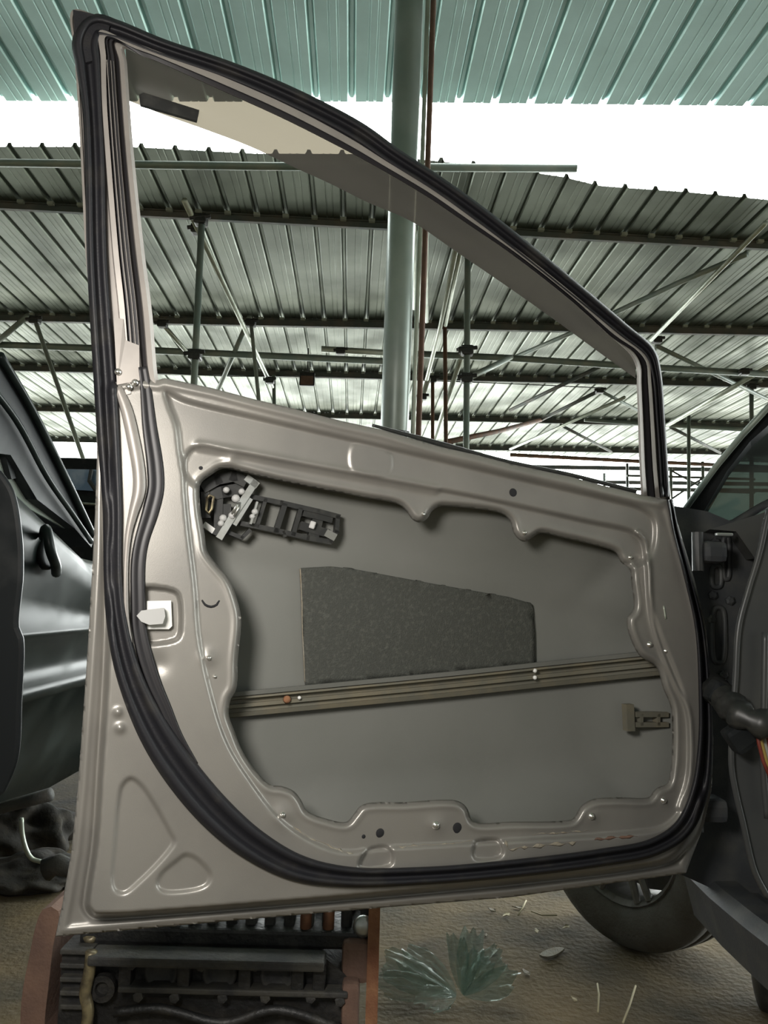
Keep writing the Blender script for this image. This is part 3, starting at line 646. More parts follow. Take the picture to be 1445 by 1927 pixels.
# outside handle carrier seen through the opening
hw = -.062
def hp(px, py, w=hw): return D(px, py, w)
mb = MB()
def bar(mb, pts, wd, dp, w): 
    for (x1, y1), (x2, y2) in zip(pts[:-1], pts[1:]):
        dx, dy = x2 - x1, y2 - y1; L = math.hypot(dx, dy); nx, ny = -dy / L * wd / 2, dx / L * wd / 2; ex, ey = dx / L * wd * .3, dy / L * wd * .3
        mb.prism(hp([x1 - ex + nx, x2 + ex + nx, x2 + ex - nx, x1 - ex - nx], [y1 - ey + ny, y2 + ey + ny, y2 + ey - ny, y1 - ey - ny], w), -DN * dp)
bar(mb, [(470, 934), (530, 946), (600, 962), (638, 972)], 9, .012, hw)
bar(mb, [(455, 985), (520, 998), (580, 1012), (622, 1020)], 9, .012, hw)
bar(mb, [(500, 940), (484, 990)], 7, .012, hw); bar(mb, [(536, 950), (520, 1000)], 10, .012, hw); bar(mb, [(566, 958), (552, 1006)], 8, .012, hw)
bar(mb, [(636, 972), (634, 1000), (622, 1019)], 8, .012, hw); bar(mb, [(425, 1000), (456, 1012), (470, 998)], 7, .012, hw)
bar(mb, [(534, 1000), (537, 1009)], 5, .01, hw)
carrier = mb.build('handle_carrier', M['black'], door, label='black plastic handle carrier frame')
mb = MB(); bar(mb, [(575, 965), (622, 976)], 14, .016, hw - .002); bar(mb, [(570, 990), (615, 1003)], 16, .014, hw - .003); bar(mb, [(600, 970), (590, 1010)], 20, .012, hw - .004)
mb.build('end_block', M['black'], door)
mb = MB(); mb.box(hp(588, 988, hw + .002), (.009, .006, .012), Matrix.Rotation(.3, 3, 'Y'), .002); mb.build('handle_clip', M['nylon'], door); mb = MB(); bar(mb, [(617, 1004), (628, 1010)], 14, .004, hw + .002); mb.build('handle_clip', M['skin'], door)
mb = MB()
bar(mb, [(466, 900), (482, 912)], 13, .008, hw + .012); bar(mb, [(480, 908), (440, 968), (414, 1010)], 13, .006, hw + .012); bar(mb, [(470, 940), (442, 985)], 10, .006, hw + .009); bar(mb, [(484, 945), (472, 985)], 4, .01, hw + .014)
mb.build('bracket', M['zinc'], door, label='zinc plated bracket')
mb = MB()
bar(mb, [(386, 916), (410, 902), (440, 896), (458, 905)], 20, .022, hw + .006); bar(mb, [(386, 930), (388, 970)], 16, .02, hw + .003); bar(mb, [(400, 930), (424, 925), (452, 920)], 22, .02, hw)
bar(mb, [(412, 930), (410, 1000)], 16, .02, hw - .002); bar(mb, [(424, 955), (424, 1000)], 22, .014, hw - .004); bar(mb, [(405, 1004), (412, 992)], 9, .016, hw + .012)
mb.build('lever_housing', M['black'], door, label='black lever housing')
for (x, y, rx) in ((444, 938, .009), (426, 922, .007), (455, 925, .007), (437, 970, .008), (420, 975, .008), (416, 985, .007), (480, 963, .007), (475, 972, .006)):
    c = hp(x, y, hw + .012); mb = MB(); mb.lathe([(rx * .7, -.008), (rx * .7, 0), (rx * .5, .003), (rx * .2, .0035)], c, DN, 10); mb.build('pivot_pin', M['nylon'], door, True)
mb = MB(); mb.tube([hp(390, 935, hw + .01), hp(388, 960, hw + .012), hp(393, 966, hw + .012), hp(398, 958, hw + .012), hp(402, 935, hw + .01), hp(394, 932, hw + .012), hp(390, 938, hw + .012)], .0022, 8); mb.build('spring', M['brass'], door, True)
mb = MB(); mb.tube([hp(436, 968, hw + .014), hp(446, 950, hw + .016), hp(450, 945, hw + .015), hp(448, 958, hw + .016), hp(440, 972, hw + .015)], .002, 8); mb.build('spring', M['zinc'], door, True)
mb = MB(); bar(mb, [(386, 988), (400, 998)], 11, .008, hw + .006); mb.build('rod_clip', M['white'], door)
# clip on the skin at the hinge side
mb = MB(); kw = -.052
for seg, wd in (([(1186, 1330), (1188, 1372)], 14), ([(1200, 1345), (1256, 1345)], 9), ([(1200, 1364), (1256, 1364)], 9), ([(1208, 1345), (1208, 1364)], 5), ([(1240, 1345), (1240, 1364)], 5)):
    bar(mb, seg, wd, .014, kw)
mb.build('check_strap_bracket', M['beam'], door)

# ------------------------------------------------------------------ the car the door belongs to (right)
def ply(mb, pix, fn, off): return mb.prism([fn(x, y) for x, y in pix], off)
mb = MB(); ply(mb, [(1256, 950), (1330, 962), (1385, 985), (1500, 990), (1500, 1720), (1400, 1700), (1280, 1645), (1300, 1560), (1315, 1300), (1300, 1180), (1275, 1060)], lambda x, y: on_y(x, y, 1.46), (0.02, .10, 0))
mb.build('hinge_pillar', M['jamb'], car)
for (x, y, hx_, hy_) in ((1352, 1195, 12, 52), (1348, 1085, 9, 20), (1366, 1050, 6, 40)):
    ring = [tuple(on_y(x + hx_ * math.copysign(abs(math.cos(t_)) ** .6, math.cos(t_)), y + hy_ * math.copysign(abs(math.sin(t_)) ** .6, math.sin(t_)), 1.458)) for t_ in np.linspace(0, 2 * math.pi, 33)]
    MB().tube(ring, .005, 8, False).build('pressed_bead', M['jamb'], car, True)
for (x, y) in ((1340, 1120), (1372, 1130), (1338, 1165), (1345, 1020), (1360, 1270)):
    MB().lathe([(.009, 0), (.009, .006), (.005, .009)], on_y(x, y, 1.46), (0, -1, 0), 6).build('pillar_bolt', M['jamb'], car)
for z_ in (1000, 1480):
    mb = MB(); p = on_y(1335, z_ + 40, 1.41); mb.box(p, (.045, .06, .04), None, .012); mb.tube([p + np.array([-.03, -.02, -.035]), p + np.array([-.03, -.02, .035])], .010, 10)
    mb.build('door_hinge', M['jamb'], car)
# kick panel with its bright edge
kp = [(1446, 960), (1428, 1043), (1408, 1110), (1390, 1180), (1384, 1274), (1378, 1360), (1376, 1440), (1384, 1490), (1397, 1545), (1420, 1640), (1446, 1690), (1530, 1720), (1530, 940)]
KP = catmull(kp[:11], False, 12)
mb = MB(); ply(mb, [tuple(p) for p in KP] + kp[11:], lambda x, y: on_y(x, y, 1.22), (.05, .12, 0)); mb.build('cowl_side_panel', M['cargrey'], car)
mb = MB(); mb.tube([on_y(p[0], p[1], 1.215) for p in KP], .0045, 8); mb.build('edge_trim', M['cargrey'], car, True)
mb = MB(); mb.tube([on_y(x, y, 1.20) for x, y in catmull([(1440, 1190), (1438, 1300), (1436, 1440), (1444, 1540)], step=15)], .005, 8); mb.build('edge_trim', M['cargrey'], car, True)
# rocker sill running towards the camera
mb = MB()
def sill(secs, prof):
    n = len(prof); V = []
    for (px, py, d) in secs:
        p = at_depth(px, py, d)
        for (dx, dz) in prof: V.append(p + np.array([dx, 0, dz]))
    F = []
    for i in range(len(secs) - 1):
        for j in range(n): F.append((i * n + j, i * n + (j + 1) % n, (i + 1) * n + (j + 1) % n, (i + 1) * n + j))
    F.append(tuple(range(n))); F.append(tuple((len(secs) - 1) * n + j for j in range(n))[::-1])
    return V, F
V, F = sill([(1285, 1640, 1.50), (1335, 1690, 1.36), (1400, 1745, 1.22), (1470, 1800, 1.10), (1560, 1870, .98), (1900, 2140, .72)], [(0, 0), (.02, .018), (.06, .020), (.075, .0), (.10, .0), (.14, .055), (.30, .06), (.30, -.08), (.02, -.08)])
mb.add(V, F); mb.build('rocker_sill', M['jamb'], car)
mb = MB(); mb.box((1.30, 1.57, .70), (1.26, .03, .66), None, .01); mb.build('firewall', M['jamb'], car)
mb = MB(); mb.box((1.32, 1.02, .40), (1.15, 1.05, .03), None, .008); mb.build('floor_pan', M['jamb'], car)
mb = MB(); mb.box((1.34, 1.44, .92), (1.14, .24, .20), None, .05); mb.build('dashboard', M['carmatte'], car, True)
# front fender behind the pillar
mb = MB(); fp0 = [(1.56, .42), (1.56, 1.02), (2.1, .98), (2.5, .92), (2.55, .70), (2.38, .68), (2.30, .74), (2.16, .80), (2.0, .80), (1.84, .74), (1.72, .62), (1.66, .42)]
mb.prism([np.array([.66, y, z]) for y, z in fp0], (.05, 0, 0)); mb.build('fender', M['cargrey'], car)
mb = MB(); mb.prism([np.array([.66, 1.6, 1.03]), np.array([1.9, 1.6, 1.06]), np.array([1.9, 2.55, .96]), np.array([.66, 2.55, .93])], (0, 0, .03)); mb.build('bonnet', M['cargrey'], car)
mb = MB(); mb.box((1.3, 2.05, .62), (1.1, .5, .2), None, .02); mb.build('engine_bay', M['jamb'], car)
# a-pillar, quarter glass, windscreen
ap = [(1286, 968), (1350, 880), (1400, 822), (1452, 764)]
mb = MB(); mb.prism([at_depth(x, y, d) for (x, y, d) in [(1282, 965, 1.56), (1345, 878, 1.50), (1395, 818, 1.46), (1460, 748, 1.40), (1480, 770, 1.40), (1412, 830, 1.46), (1368, 886, 1.50), (1322, 966, 1.56)]], (.03, .06, .0)); mb.build('a_pillar', M['carmatte'], car)
mb = MB(); mb.tube([at_depth(x, y, d) for (x, y, d) in [(1284, 965, 1.545), (1347, 878, 1.485), (1397, 818, 1.445), (1462, 748, 1.385)]], .006, 8); mb.build('pillar_trim', M['pipe'], car, True)
mb = MB(); mb.prism([at_depth(x, y, 1.58) for (x, y) in [(1318, 968), (1366, 888), (1412, 832), (1500, 740), (1500, 960), (1395, 985)]], (.004, .006, 0)); mb.build('windscreen', M['glassdark'], car)
mb = MB(); mb.tube([at_depth(x, y, 1.5) for (x, y) in [(1330, 1000), (1380, 985), (1430, 955), (1460, 940)]], .008, 8); mb.build('dash_seal', M['jamb'], car, True)
mb = MB(); mb.prism([on_y(x, y, 1.40) for x, y in [(1336, 996), (1445, 962), (1500, 950), (1500, 1040), (1420, 1050), (1385, 1000)]], (.02, .1, .0)); mb.build('dash_end', M['cargrey'], car)
mb = MB(); p = on_y(1362, 1006, 1.39); mb.box(p, (.03, .01, .006), None, .002); mb.build('vin_plate', M['zinc'], car)
# door wiring boot and loose loom
wp = catmull([tuple(D(1338, 1292, -.01)), tuple(on_y(1368, 1318, 1.24)), tuple(on_y(1400, 1350, 1.17)), tuple(on_y(1465, 1372, 1.15))], False, .01)
rr = [.020 + .005 * math.sin(i * 1.9) for i in range(len(wp))]
mb = MB(); mb.tube(wp, rr, 14); mb.build('wiring_boot', M['black'], car, True)
mb = MB(); mb.box(on_y(1354, 1306, 1.26), (.04, .03, .035), Matrix.Rotation(.5, 3, 'Y'), .008); mb.build('boot_clamp', M['carmatte'], car); mb = MB(); mb.box(on_y(1392, 1386, 1.185), (.04, .03, .04), Matrix.Rotation(-.6, 3, 'Y'), .008); mb.build('boot_clamp', M['carmatte'], car)
for i, (m, dx) in enumerate((('wirer', 0), ('wirey', 6), ('wirew', 12), ('wirer', 17))):
    pts = [tuple(on_y(x + dx, y, 1.17)) for x, y in ((1422, 1362), (1428, 1400), (1436, 1432), (1452, 1470))]
    mb = MB(); mb.tube(catmull(pts, False, .01), .0028, 6); mb.build('loose_wire', M[m], car, True)
# front wheel
wc = on_z(1248, 1822, 0.0); wc = np.array([wc[0], wc[1] + .16, .30]); ax = np.array([-1.0, -.62, 0.0]); ax /= np.linalg.norm(ax)
wheel = bpy.data.objects.new('front_wheel', None); C.objects.link(wheel); wheel.parent = car; wheel.location = Vector([float(v) for v in wc]) - car.location
mb = MB(); mb.lathe([(.185, .085), (.215, .105), (.262, .110), (.288, .098), (.298, .075), (.300, .052), (.292, .050), (.292, .042), (.301, .040), (.303, .010), (.294, .008), (.294, -.002), (.303, -.004), (.302, -.040), (.293, -.042), (.293, -.050), (.300, -.052), (.298, -.075), (.288, -.098), (.262, -.11), (.215, -.105), (.185, -.085)], wc, ax, 56, True); mb.build('tyre', M['tyre'], wheel, True)
mb = MB(); mb.lathe([(.190, .095), (.196, .085), (.19, -.085), (.175, -.085), (.178, .08)], wc, ax, 40, True)
u = np.array([0, 0, 1.0]); v = np.cross(ax, u)
for k in range(7):
    a = 2 * math.pi * k / 7; dr = u * math.cos(a) + v * math.sin(a); side = np.cross(ax, dr)
    for sg in (-1, 1):
        p0 = wc + ax * .075 + dr * .03 + side * sg * .012; p1 = wc + ax * .085 + dr * .182 + side * sg * .02
        mb.tube([p0, p1], [.013, .009], 6)
mb.lathe([(.05, .05), (.05, .085), (.03, .09)], wc, ax, 20); mb.lathe([(.17, -.03), (.17, -.02)], wc, ax, 24)
mb.build('rim', M['alloy'], wheel)

# ------------------------------------------------------------------ black car on the left
lc = thing('car', 'glossy black car at the left edge, seen along its flank behind the door', 'car', (-1.0, 2.4, 0))
XS = -.82
def belt(y): return CAMH + .255 - .30 * (max(y, 1.62) - 1.7)
V = []; F = []; ys = np.linspace(.95, 4.2, 34)
def flank(y):
    b = belt(min(y, 2.25)) - .04 * max(0, y - 2.25)
    q = b - .07; r = .80
    return [(-.20, b + .035), (-.10, b + .02), (-.03, b - .015), (0.0, q + .02), (.008, q), (.000, q * .7 + r * .3), (-.014, q * .3 + r * .7), (-.024, r), (-.010, .785), (-.010, .772), (-.03, .765), (-.044, .70), (-.052, .655), (-.032, .65), (-.034, .615), (-.056, .61), (-.10, .45), (-.16, .30)]
XM = -.80                                              # half width: the body is closed and symmetric
for y in ys:
    f_ = flank(y)
    for (dx, z) in f_ + [(2 * XM - dx, z) for dx, z in f_[::-1]]: V.append((XS + dx, y, z))
n = 2 * len(flank(2.0))
for i in range(len(ys) - 1):
    for j in range(n): F.append((i * n + j, i * n + (j + 1) % n, (i + 1) * n + (j + 1) % n, (i + 1) * n + j))
F.append(tuple(range(n))[::-1]); F.append(tuple((len(ys) - 1) * n + j for j in range(n)))
o = obj('body', V, F, M['carblack'], lc, True)
fx = lambda x, y: on_x(x, y, XS - .10)
mb = MB(); mb.prism([fx(x, y) for x, y in [(-60, 560), (0, 668), (60, 770), (120, 890), (178, 1012), (172, 1030), (140, 994), (70, 940), (20, 856), (-60, 846)]], (-.07, 0, 0)); mb.build('roof_pillar', M['carmatte'], lc)
_pp = [fx(x, y) for x, y in [(-60, 560), (0, 668), (60, 770), (120, 890), (178, 1012), (172, 1030), (140, 994), (70, 940), (20, 856), (-60, 846)]]
mb = MB(); mb.prism([p + np.array([-1.33, 0, 0]) for p in _pp], (-.07, 0, 0)); mb.build('roof_pillar', M['carmatte'], lc)
mb = MB(); mb.prism([_pp[0] + np.array([-.08, .0, -.01]), _pp[4] + np.array([-.08, -.02, 0]), _pp[4] + np.array([-1.32, -.02, 0]), _pp[0] + np.array([-1.32, 0, -.01])], (0, -.006, -.004)); mb.build('rear_window', M['glassdark'], lc)
mb = MB(); mb.box(_pp[0] + np.array([-.70, -.45, .0]), (1.44, .92, .05), None, .02); mb.build('roof_panel', M['carblack'], lc)
mb = MB(); mb.tube([on_x(x, y, XS - .085) for x, y in catmull([(-40, 700), (30, 790), (90, 900), (135, 965), (172, 1020)], step=20)], .008, 8); mb.build('window_trim', M['carblack'], lc, True)
mb = MB(); mb.tube([on_x(x, y, XS - .09) for x, y in catmull([(0, 668), (60, 770), (120, 890), (176, 1008)], step=20)], .010, 8); mb.build('roof_gutter', M['carblack'], lc, True)
mb = MB(); mb.prism([on_x(x, y, XS - .13) for x, y in [(-60, 846), (20, 852), (70, 938), (140, 992), (150, 1010), (60, 960), (-60, 900)]], (-.005, 0, 0)); mb.build('side_glass', M['glassclear'], lc)
mb = MB(); mb.prism([on_x(x, y, XS - .115) for x, y in [(8, 850), (18, 850), (30, 900), (22, 902)]], (-.02, 0, 0)); mb.build('quarter_bar', M['carmatte'], lc)
hc_ = on_x(92, 1040, XS + .012)
mb = MB(); mb.lathe([(.001, .002), (.034, .004), (.042, .001), (.042, -.01)], (hc_[0], hc_[1], hc_[2]), (1, 0, 0), 24); hdl = mb.build('handle_recess', M['carmatte'], lc, True)
hp1 = [on_x(x, y, XS + dx) for x, y, dx in ((82, 1010, .015), (88, 1000, .04), (94, 1030, .05), (104, 1060, .045), (106, 1078, .015))]
mb = MB(); mb.tube(catmull([tuple(p) for p in hp1], False, .01), .012, 10); mb.build('door_handle', M['carblack'], lc, True)
for yy, xx in ((3.4, -.14), (3.4, -1.46), (1.2, -.14), (1.2, -1.46)):
    mb = MB(); c = np.array([XS + xx, yy, .31]); a1 = np.array([1.0, 0, 0])
    mb.lathe([(.19, .085), (.22, .10), (.28, .10), (.31, .07), (.31, -.07), (.28, -.1), (.19, -.085)], c, a1, 40, True); mb.lathe([(.18, .0), (.18, .06), (.05, .07)], c, a1, 24)
    mb.build('wheel', M['carmatte'], lc, True)
# black body edge at the very left, nearer
ctl = catmull([(0, 878), (28, 922), (43, 1000), (46, 1080), (38, 1180), (46, 1200), (43, 1320), (36, 1430), (8, 1500)], False, 14)
pts = [(-90, 860)] + [tuple(p) for p in ctl] + [(-90, 1520)]
mb = MB(); mb.prism([at_depth(x, y, 1.25) for x, y in pts], (-.05, .09, 0)); o = mb.build('open_door', M['carmatte'], lc)
o.modifiers.new('b', 'BEVEL').width = .012; o.modifiers['b'].segments = 3

# far car with blue windscreen between the black car and the door
fc = thing('car', 'distant dark car with a blue windscreen, between the black car and the door', 'car', (-2.2, 5.9, 0))
def fy(x, y, Y=5.3): return on_y(x, y, Y)
mb = MB(); mb.prism([fy(x, y) for x, y in [(60, 866), (100, 860), (200, 866), (240, 880), (250, 1200), (20, 1200), (30, 960), (45, 930)]], (-.1, 1.2, 0)); mb.build('body_shell', M['carmatte'], fc)
mb = MB(); mb.prism([fy(x, y, 5.27) for x, y in [(92, 882), (200, 884), (212, 926), (80, 918)]], (0, .02, 0)); mb.build('windscreen', M['glassblue'], fc)
mb = MB(); mb.tube([fy(x, y, 5.24) for x, y in [(172, 884), (168, 905), (182, 925)]], .015, 8); mb.build('mirror_stem', M['black'], fc)
mb = MB(); mb.prism([fy(x, y, 5.12) for x, y in [(70, 930), (220, 934), (222, 955), (68, 948)]], (0, .16, 0)); mb.build('bonnet_edge', M['carblack'], fc)
mb = MB(); mb.tube([fy(x, y, 5.1) for x, y in [(130, 945), (190, 950)]], .008, 8); mb.build('badge_strip', M['zinc'], fc)
for sx in (30, 240):
    c = on_z(sx + 10, 1330, .3); c = np.array([fy(sx, 1100)[0], 5.6, .30]); mb = MB(); mb.lathe([(.18, .09), (.30, .08), (.30, -.08), (.18, -.09)], c, (1, 0, 0), 28); mb.build('wheel', M['tyre'], fc)

# ------------------------------------------------------------------ engine on the ground
eng = thing('engine', 'oily black engine lying on the dirt below the rear end of the door', 'engine', (-.34, 1.5, 0))
YE = 1.40
ez = lambda y: float(on_y(400, y, YE)[2])
exx = lambda x, y=1850: float(on_y(x, y, YE)[0])
zt = ez(1800)
x0, x1 = exx(105), exx(640)
mb = MB(); mb.prism([np.array([x0, YE + .02, 0]), np.array([exx(655), YE + .02, 0]), np.array([exx(662), YE + .02, ez(1850)]), np.array([exx(600), YE + .02, zt]), np.array([x0, YE + .02, zt])], (0, .30, 0)); mb.build('engine_block', M['oil'], eng)
mb = MB(); mb.box(((exx(170) + exx(610)) / 2, YE + .0, ez(1803)), (exx(610) - exx(170), .05, .016), None, .004); mb.box(((exx(225) + exx(655)) / 2, YE + .005, ez(1862)), (exx(655) - exx(225), .03, .010), None, .003); mb.build('gasket_flange', M['oilgrey'], eng)
for x in (300, 410, 520):
    mb = MB(); mb.lathe([(.030, 0), (.030, .014), (.024, .016), (.020, .008), (.008, .008)], (exx(x), YE + .024, ez(1838)), (0, -1, 0), 24); mb.build('core_plug', M['oilgrey'], eng, True)
for x in (235, 345, 460, 560, 600):
    mb = MB(); mb.box((exx(x), YE + .01, ez(1835)), (.022, .03, .05), None, .005); mb.build('boss', M['oil'], eng)
# cylinder head top with cam caps, tubes
zh = zt + .005
mb = MB(); mb.box(((x0 + exx(690)) / 2 + .01, YE + .17, zh + .008), (exx(690) - x0 - .02, .26, .03), None, .006); mb.build('cylinder_head', M['oil'], eng)
for k, x in enumerate(range(190, 690, 38)):
    mb = MB(); X = exx(x) ; mb.box((X, YE + .08, zh + .04), (.020, .035, .045), None, .005); mb.tube([(X - .012, YE + .075, zh + .06), (X + .012, YE + .075, zh + .06)], .012, 10); mb.build('cam_cap', M['oilgrey' if k % 3 else 'oil'], eng)
    if k % 2 == 0:
        mb = MB(); mb.box((X + .01, YE + .20, zh + .045), (.03, .05, .06), None, .006); mb.build('rocker_stand', M['oil' if k % 4 else 'rustdull'], eng)
mb = MB(); mb.tube([(x0 + .06, YE + .14, zh + .055), (exx(650), YE + .14, zh + .055)], .013, 12)
for k in range(14): mb.lathe([(.022, -.008), (.022, .008)], (x0 + .09 + k * .034, YE + .14, zh + .055 + .006 * math.sin(k * 2)), (1, 0, 0), 14)
mb.build('camshaft', M['oilgrey'], eng, True)
for (x, m) in ((566, 'copper'), (611, 'copper'), (252, 'brass'), (306, 'brass')):
    mb = MB(); X = exx(x); mb.tube([(X, YE + .055, zh + .012), (X, YE + .075, zh + .085)], .0105, 12); mb.build('pipe_stub', M[m], eng, True)
# rusty end plate at the right, pulley plate at the left
mb = MB(); mb.prism([np.array([exx(688), YE + .02, 0]), np.array([exx(712), YE + .02, 0]), np.array([exx(712), YE + .02, zh + .075]), np.array([exx(690), YE + .02, zh + .075])], (0, .30, 0)); mb.build('flywheel_plate', M['rust'], eng)
mb = MB(); mb.box((exx(668), YE + .05, zh - .02), (.05, .06, .07), None, .012); mb.box((exx(660), YE + .02, ez(1900)), (.03, .05, .10), None, .01); mb.build('mount_lug', M['rustdull'], eng)
mb = MB(); mb.lathe([(.018, 0), (.018, .02), (.012, .024)], (exx(683), YE + .06, zh + .03), (-.2, -1, .2), 16); mb.build('plug', M['zinc'], eng, True)
mb = MB(); pl = [on_y(x, y, YE + .02) for x, y in catmull([(80, 1712), (68, 1740), (55, 1800), (42, 1870), (38, 1930), (42, 2000), (90, 2000), (84, 1930), (92, 1850), (100, 1780), (110, 1715), (96, 1706)], True, 14)]
mb.prism(pl, (.0, .28, 0)); o = mb.build('timing_plate', M['rustdull'], eng)
for k in range(5):
    mb = MB(); y = 1795 + k * 26; c = on_y(140, y, YE - .0); mb.box(c + np.array([0, .02, 0]), (.055, .03, .008), None, .002); mb.build('fin', M['oilgrey'], eng)
mb = MB(); mb.tube([on_y(x, y, YE - .01) for x, y in catmull([(172, 1790), (168, 1830), (160, 1870), (166, 1900), (158, 1960)], step=12)], .010, 10); mb.build('chain_guide', M['brass'], eng, True)
mb = MB(); mb.lathe([(.012, 0), (.012, .012), (.006, .014)], on_y(172, 1768, YE + .05), (0, -.6, .8), 14); mb.build('oil_plug', M['brass'], eng, True)
mb = MB(); mb.lathe([(.018, 0), (.022, .008), (.022, .022), (.012, .022), (.012, .012), (.006, .012)], on_y(200, 1850, YE + .02), (0, -1, 0), 20); mb.build('tensioner', M['oil'], eng)
for k, (x, y) in enumerate(((262, 1872), (330, 1874), (420, 1874), (500, 1874), (585, 1874), (640, 1880), (250, 1812), (380, 1815), (480, 1815), (590, 1812))):
    mb = MB(); mb.lathe([(.009, 0), (.009, .008), (.005, .009)], on_y(x, y, YE + .0), (0, -1, 0), 6); mb.build('flange_bolt', M['oilgrey'], eng)
mb = MB(); mb.tube([on_y(x, y, YE - .005) for x, y in catmull([(215, 1905), (300, 1898), (420, 1925), (520, 1900), (640, 1935)], step=14)], .008, 8); mb.build('oil_hose', M['oil'], eng, True)

# ------------------------------------------------------------------ litter
def crumple(name, m, c, size, seed, label, cat):
    import bmesh
    bm = bmesh.new(); bmesh.ops.create_icosphere(bm, subdivisions=5, radius=1)
    for v in bm.verts:
        p = v.co.copy(); q = p * 1.5 + Vector((seed, seed * 2, 0))
        d = 1 + .38 * noise.noise(q) + .22 * noise.noise(p * 3.2 + Vector((seed, 0, 0)))
        v.co = Vector((p.x * size[0], p.y * size[1], p.z * size[2])) * d
        if v.co.z < -size[2] * .45: v.co.z = -size[2] * .45
    vs = [v.co + Vector((float(c[0]), float(c[1]), float(c[2]) + size[2] * .46)) for v in bm.verts]; fs = [tuple(v.index for v in f.verts) for f in bm.faces]; bm.free()
    o = obj(name, vs, fs, m, None, True); origin(o); return tag(o, label, cat)
def film_bag(m, knot, petals, label, seed):
    """thin film gathered at a knot and fanning out in pleated petals"""
    V = []; F = []; nu, nv = 26, 22
    for k, (dx, dy, dz, L, Wd) in enumerate(petals):
        d = Vector((dx, dy, dz)).normalized(); w = d.cross(Vector((0, -.8, .6))).normalized(); nn = w.cross(d)
        b0 = len(V)
        for i in range(nu + 1):
            u = i / nu
            for j in range(nv + 1):
                v = -1 + 2 * j / nv
                p = Vector([float(q) for q in knot]) + d * L * u * (1 - .12 * v * v + .24 * noise.noise(Vector((v * 1.8, seed, k * 3.3))) + .05 * noise.noise(Vector((v * 7, seed, k)))) + w * Wd * (.08 + math.sin(math.pi * min(1, u ** .8 * .62))) * v
                q = Vector((u * 2.2, v * 3.5, seed + k * 4.7))
                p += nn * (Wd * .5 * (1 - v * v) * math.sin(math.pi * u * .9) +   .034 * u * (noise.noise(q) + .7 * abs(noise.noise(q * 2.3)) + .012) + .004 * math.sin(v * 11 + k + 2 * noise.noise(q)) * u)
                p.z = max(p.z, .016); V.append(p)
        for i in range(nu):
            for j in range(nv): a = b0 + i * (nv + 1) + j; F.append((a, a + 1, a + nv + 2, a + nv + 1))
    o = obj('plastic_bag', V, F, m, None, True); origin(o); return tag(o, label, 'plastic bag')
film_bag(M['bag'], on_z(858, 1874, .02), [(-1, .35, .25, .17, .035), (-1, .05, .12, .17, .03), (-.9, .7, .35, .14, .035), (-.6, -.4, .05, .10, .03)], 'crumpled clear plastic bag on the dirt right beside the engine', 2.3)
film_bag(M['baggreen'], on_z(872, 1872, .02), [(-.15, .3, 1, .12, .022), (.2, .35, 1, .13, .026), (.9, .5, .7, .12, .028), (1, .1, .25, .12, .028), (.5, .6, .5, .10, .03)], 'crumpled greenish plastic bag fanning upwards from its knot on the dirt', 6.1)
for i, (pp, lab) in enumerate(([((1125, 1905), (1127, 1875), (1124, 1858)), 'short straw upright on the dirt at the bottom edge, left of its pair'], [((1172, 1925), (1185, 1895), (1196, 1862)), 'straw slanting right on the dirt at the bottom edge'], [((975, 1722), (985, 1708), (990, 1700)), 'short straw on the dirt just under the door hem'], [((1000, 1715), (1020, 1725), (1048, 1728)), 'bent straw on the dirt under the door hem'])):
    o = MB().tube([on_z(x, y, .006) + np.array([0, 0, .004 * k]) for k, (x, y) in enumerate(pp)], .0022, 6).build('straw', M['straw'], None, True); origin(o); tag(o, lab, 'straw', 'dry straws on the dirt')
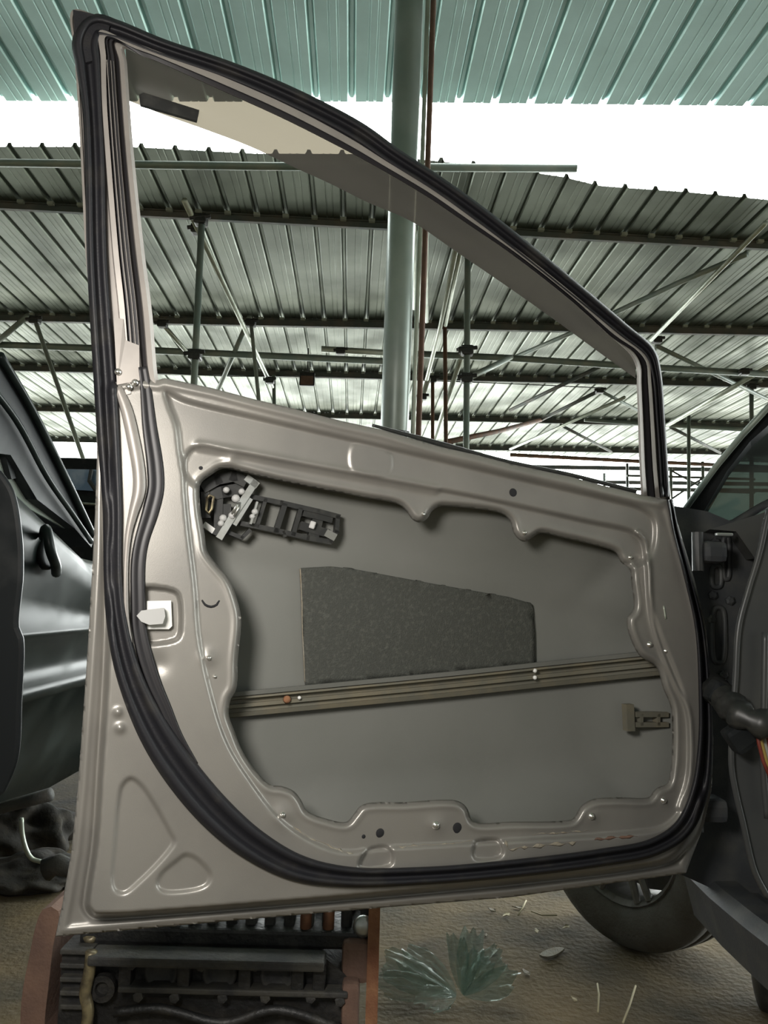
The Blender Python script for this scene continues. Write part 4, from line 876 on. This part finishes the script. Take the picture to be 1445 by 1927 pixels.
for k in range(9):
    x, y = [(925, 1712), (952, 1722), (975, 1708), (1010, 1752), (915, 1760), (1065, 1745), (990, 1830), (1080, 1880), (930, 1790)][k]
    c = on_z(x, y, .006); r_ = random.Random(k); a_0 = r_.uniform(0, 6.28); L = r_.uniform(.008, .016); mb = MB()
    mb.prism([c + np.array([math.cos(a_0 + t_) * L * f_, math.sin(a_0 + t_) * L * f_, .003 * math.sin(t_ * 2)]) for t_, f_ in ((0, 1.3), (.7, .7), (1.6, .45), (2.5, .7), (3.14, 1.2), (3.9, .65), (4.7, .4), (5.5, .7))], (0, 0, .0015))
    o = mb.build('leaf_scrap', M['straw'] if k % 2 else M['dust']); origin(o); tag(o, 'tiny dry leaf scrap scattered on the dirt between the plastic bags and the tyre', 'leaf', 'leaf scraps on the dirt')
p = on_z(1040, 1795, 0)
mb = MB(); mb.prism([on_z(x, y, .004) for x, y in catmull([(1015, 1800), (1030, 1790), (1048, 1786), (1062, 1788), (1050, 1798), (1030, 1804)], True, 8)], (0, 0, .005)); o = mb.build('paper_scrap', M['dust']); origin(o); tag(o, 'pale torn scrap lying on the dirt in front of the tyre', 'scrap')
c = on_z(1460, 1920, 0); mb = MB(); mb.lathe([(.02, 0), (.055, .005), (.065, .03), (.06, .09), (.02, .1)], np.array([c[0] - .02, c[1] + .05, .055]), (1, -.2, .05), 24); o = mb.build('rubber_bush', M['black'], None, True); origin(o); tag(o, 'black rounded rubber lump in the bottom right corner', 'rubber part')
M['scrapm'] = mat('dirty_scrap', (.022, .020, .016), .85, 0, (.05, .042, .03), 18, (.45, .7), .8, 60)
# scrap heap left of the engine
o = MB().tube([(-1.0, 1.5, .02), at_depth(-40, 1532, 1.52), at_depth(95, 1495, 1.50)], .013, 12).build('metal_rod', M['oilgrey'], None, True); origin(o); tag(o, 'grey metal rod end poking out left of the door below the black car', 'rod')
o = MB().tube([at_depth(x, y, 2.0) for x, y in catmull([(40, 1540), (42, 1570), (50, 1600), (60, 1616), (80, 1622)], step=8)], .006, 8).build('wire_loop', M['pipelight'], None, True); origin(o); tag(o, 'pale bent wire hanging below the metal rod at left', 'wire')
o = MB().tube([at_depth(x, y, 2.0) for x, y in [(88, 1636), (110, 1626), (150, 1640)]], [.03, .026, .02], 12).build('hose_end', M['oilgrey'], None, True); origin(o); tag(o, 'greenish hose end lying on the dirt beside the door corner', 'hose')
for i, (x, y, sz, m, lab) in enumerate(((60, 1660, (.16, .12, .05), 'scrapm', 'dark oily scrap lump on the dirt left of the engine'), (20, 1590, (.2, .16, .12), 'scrapm', 'black scrap casting at the left edge behind the oily lump'))):
    crumple('scrap_part', M[m], on_z(x, y, 0), sz, 5.5 + i * 3, lab, 'scrap')
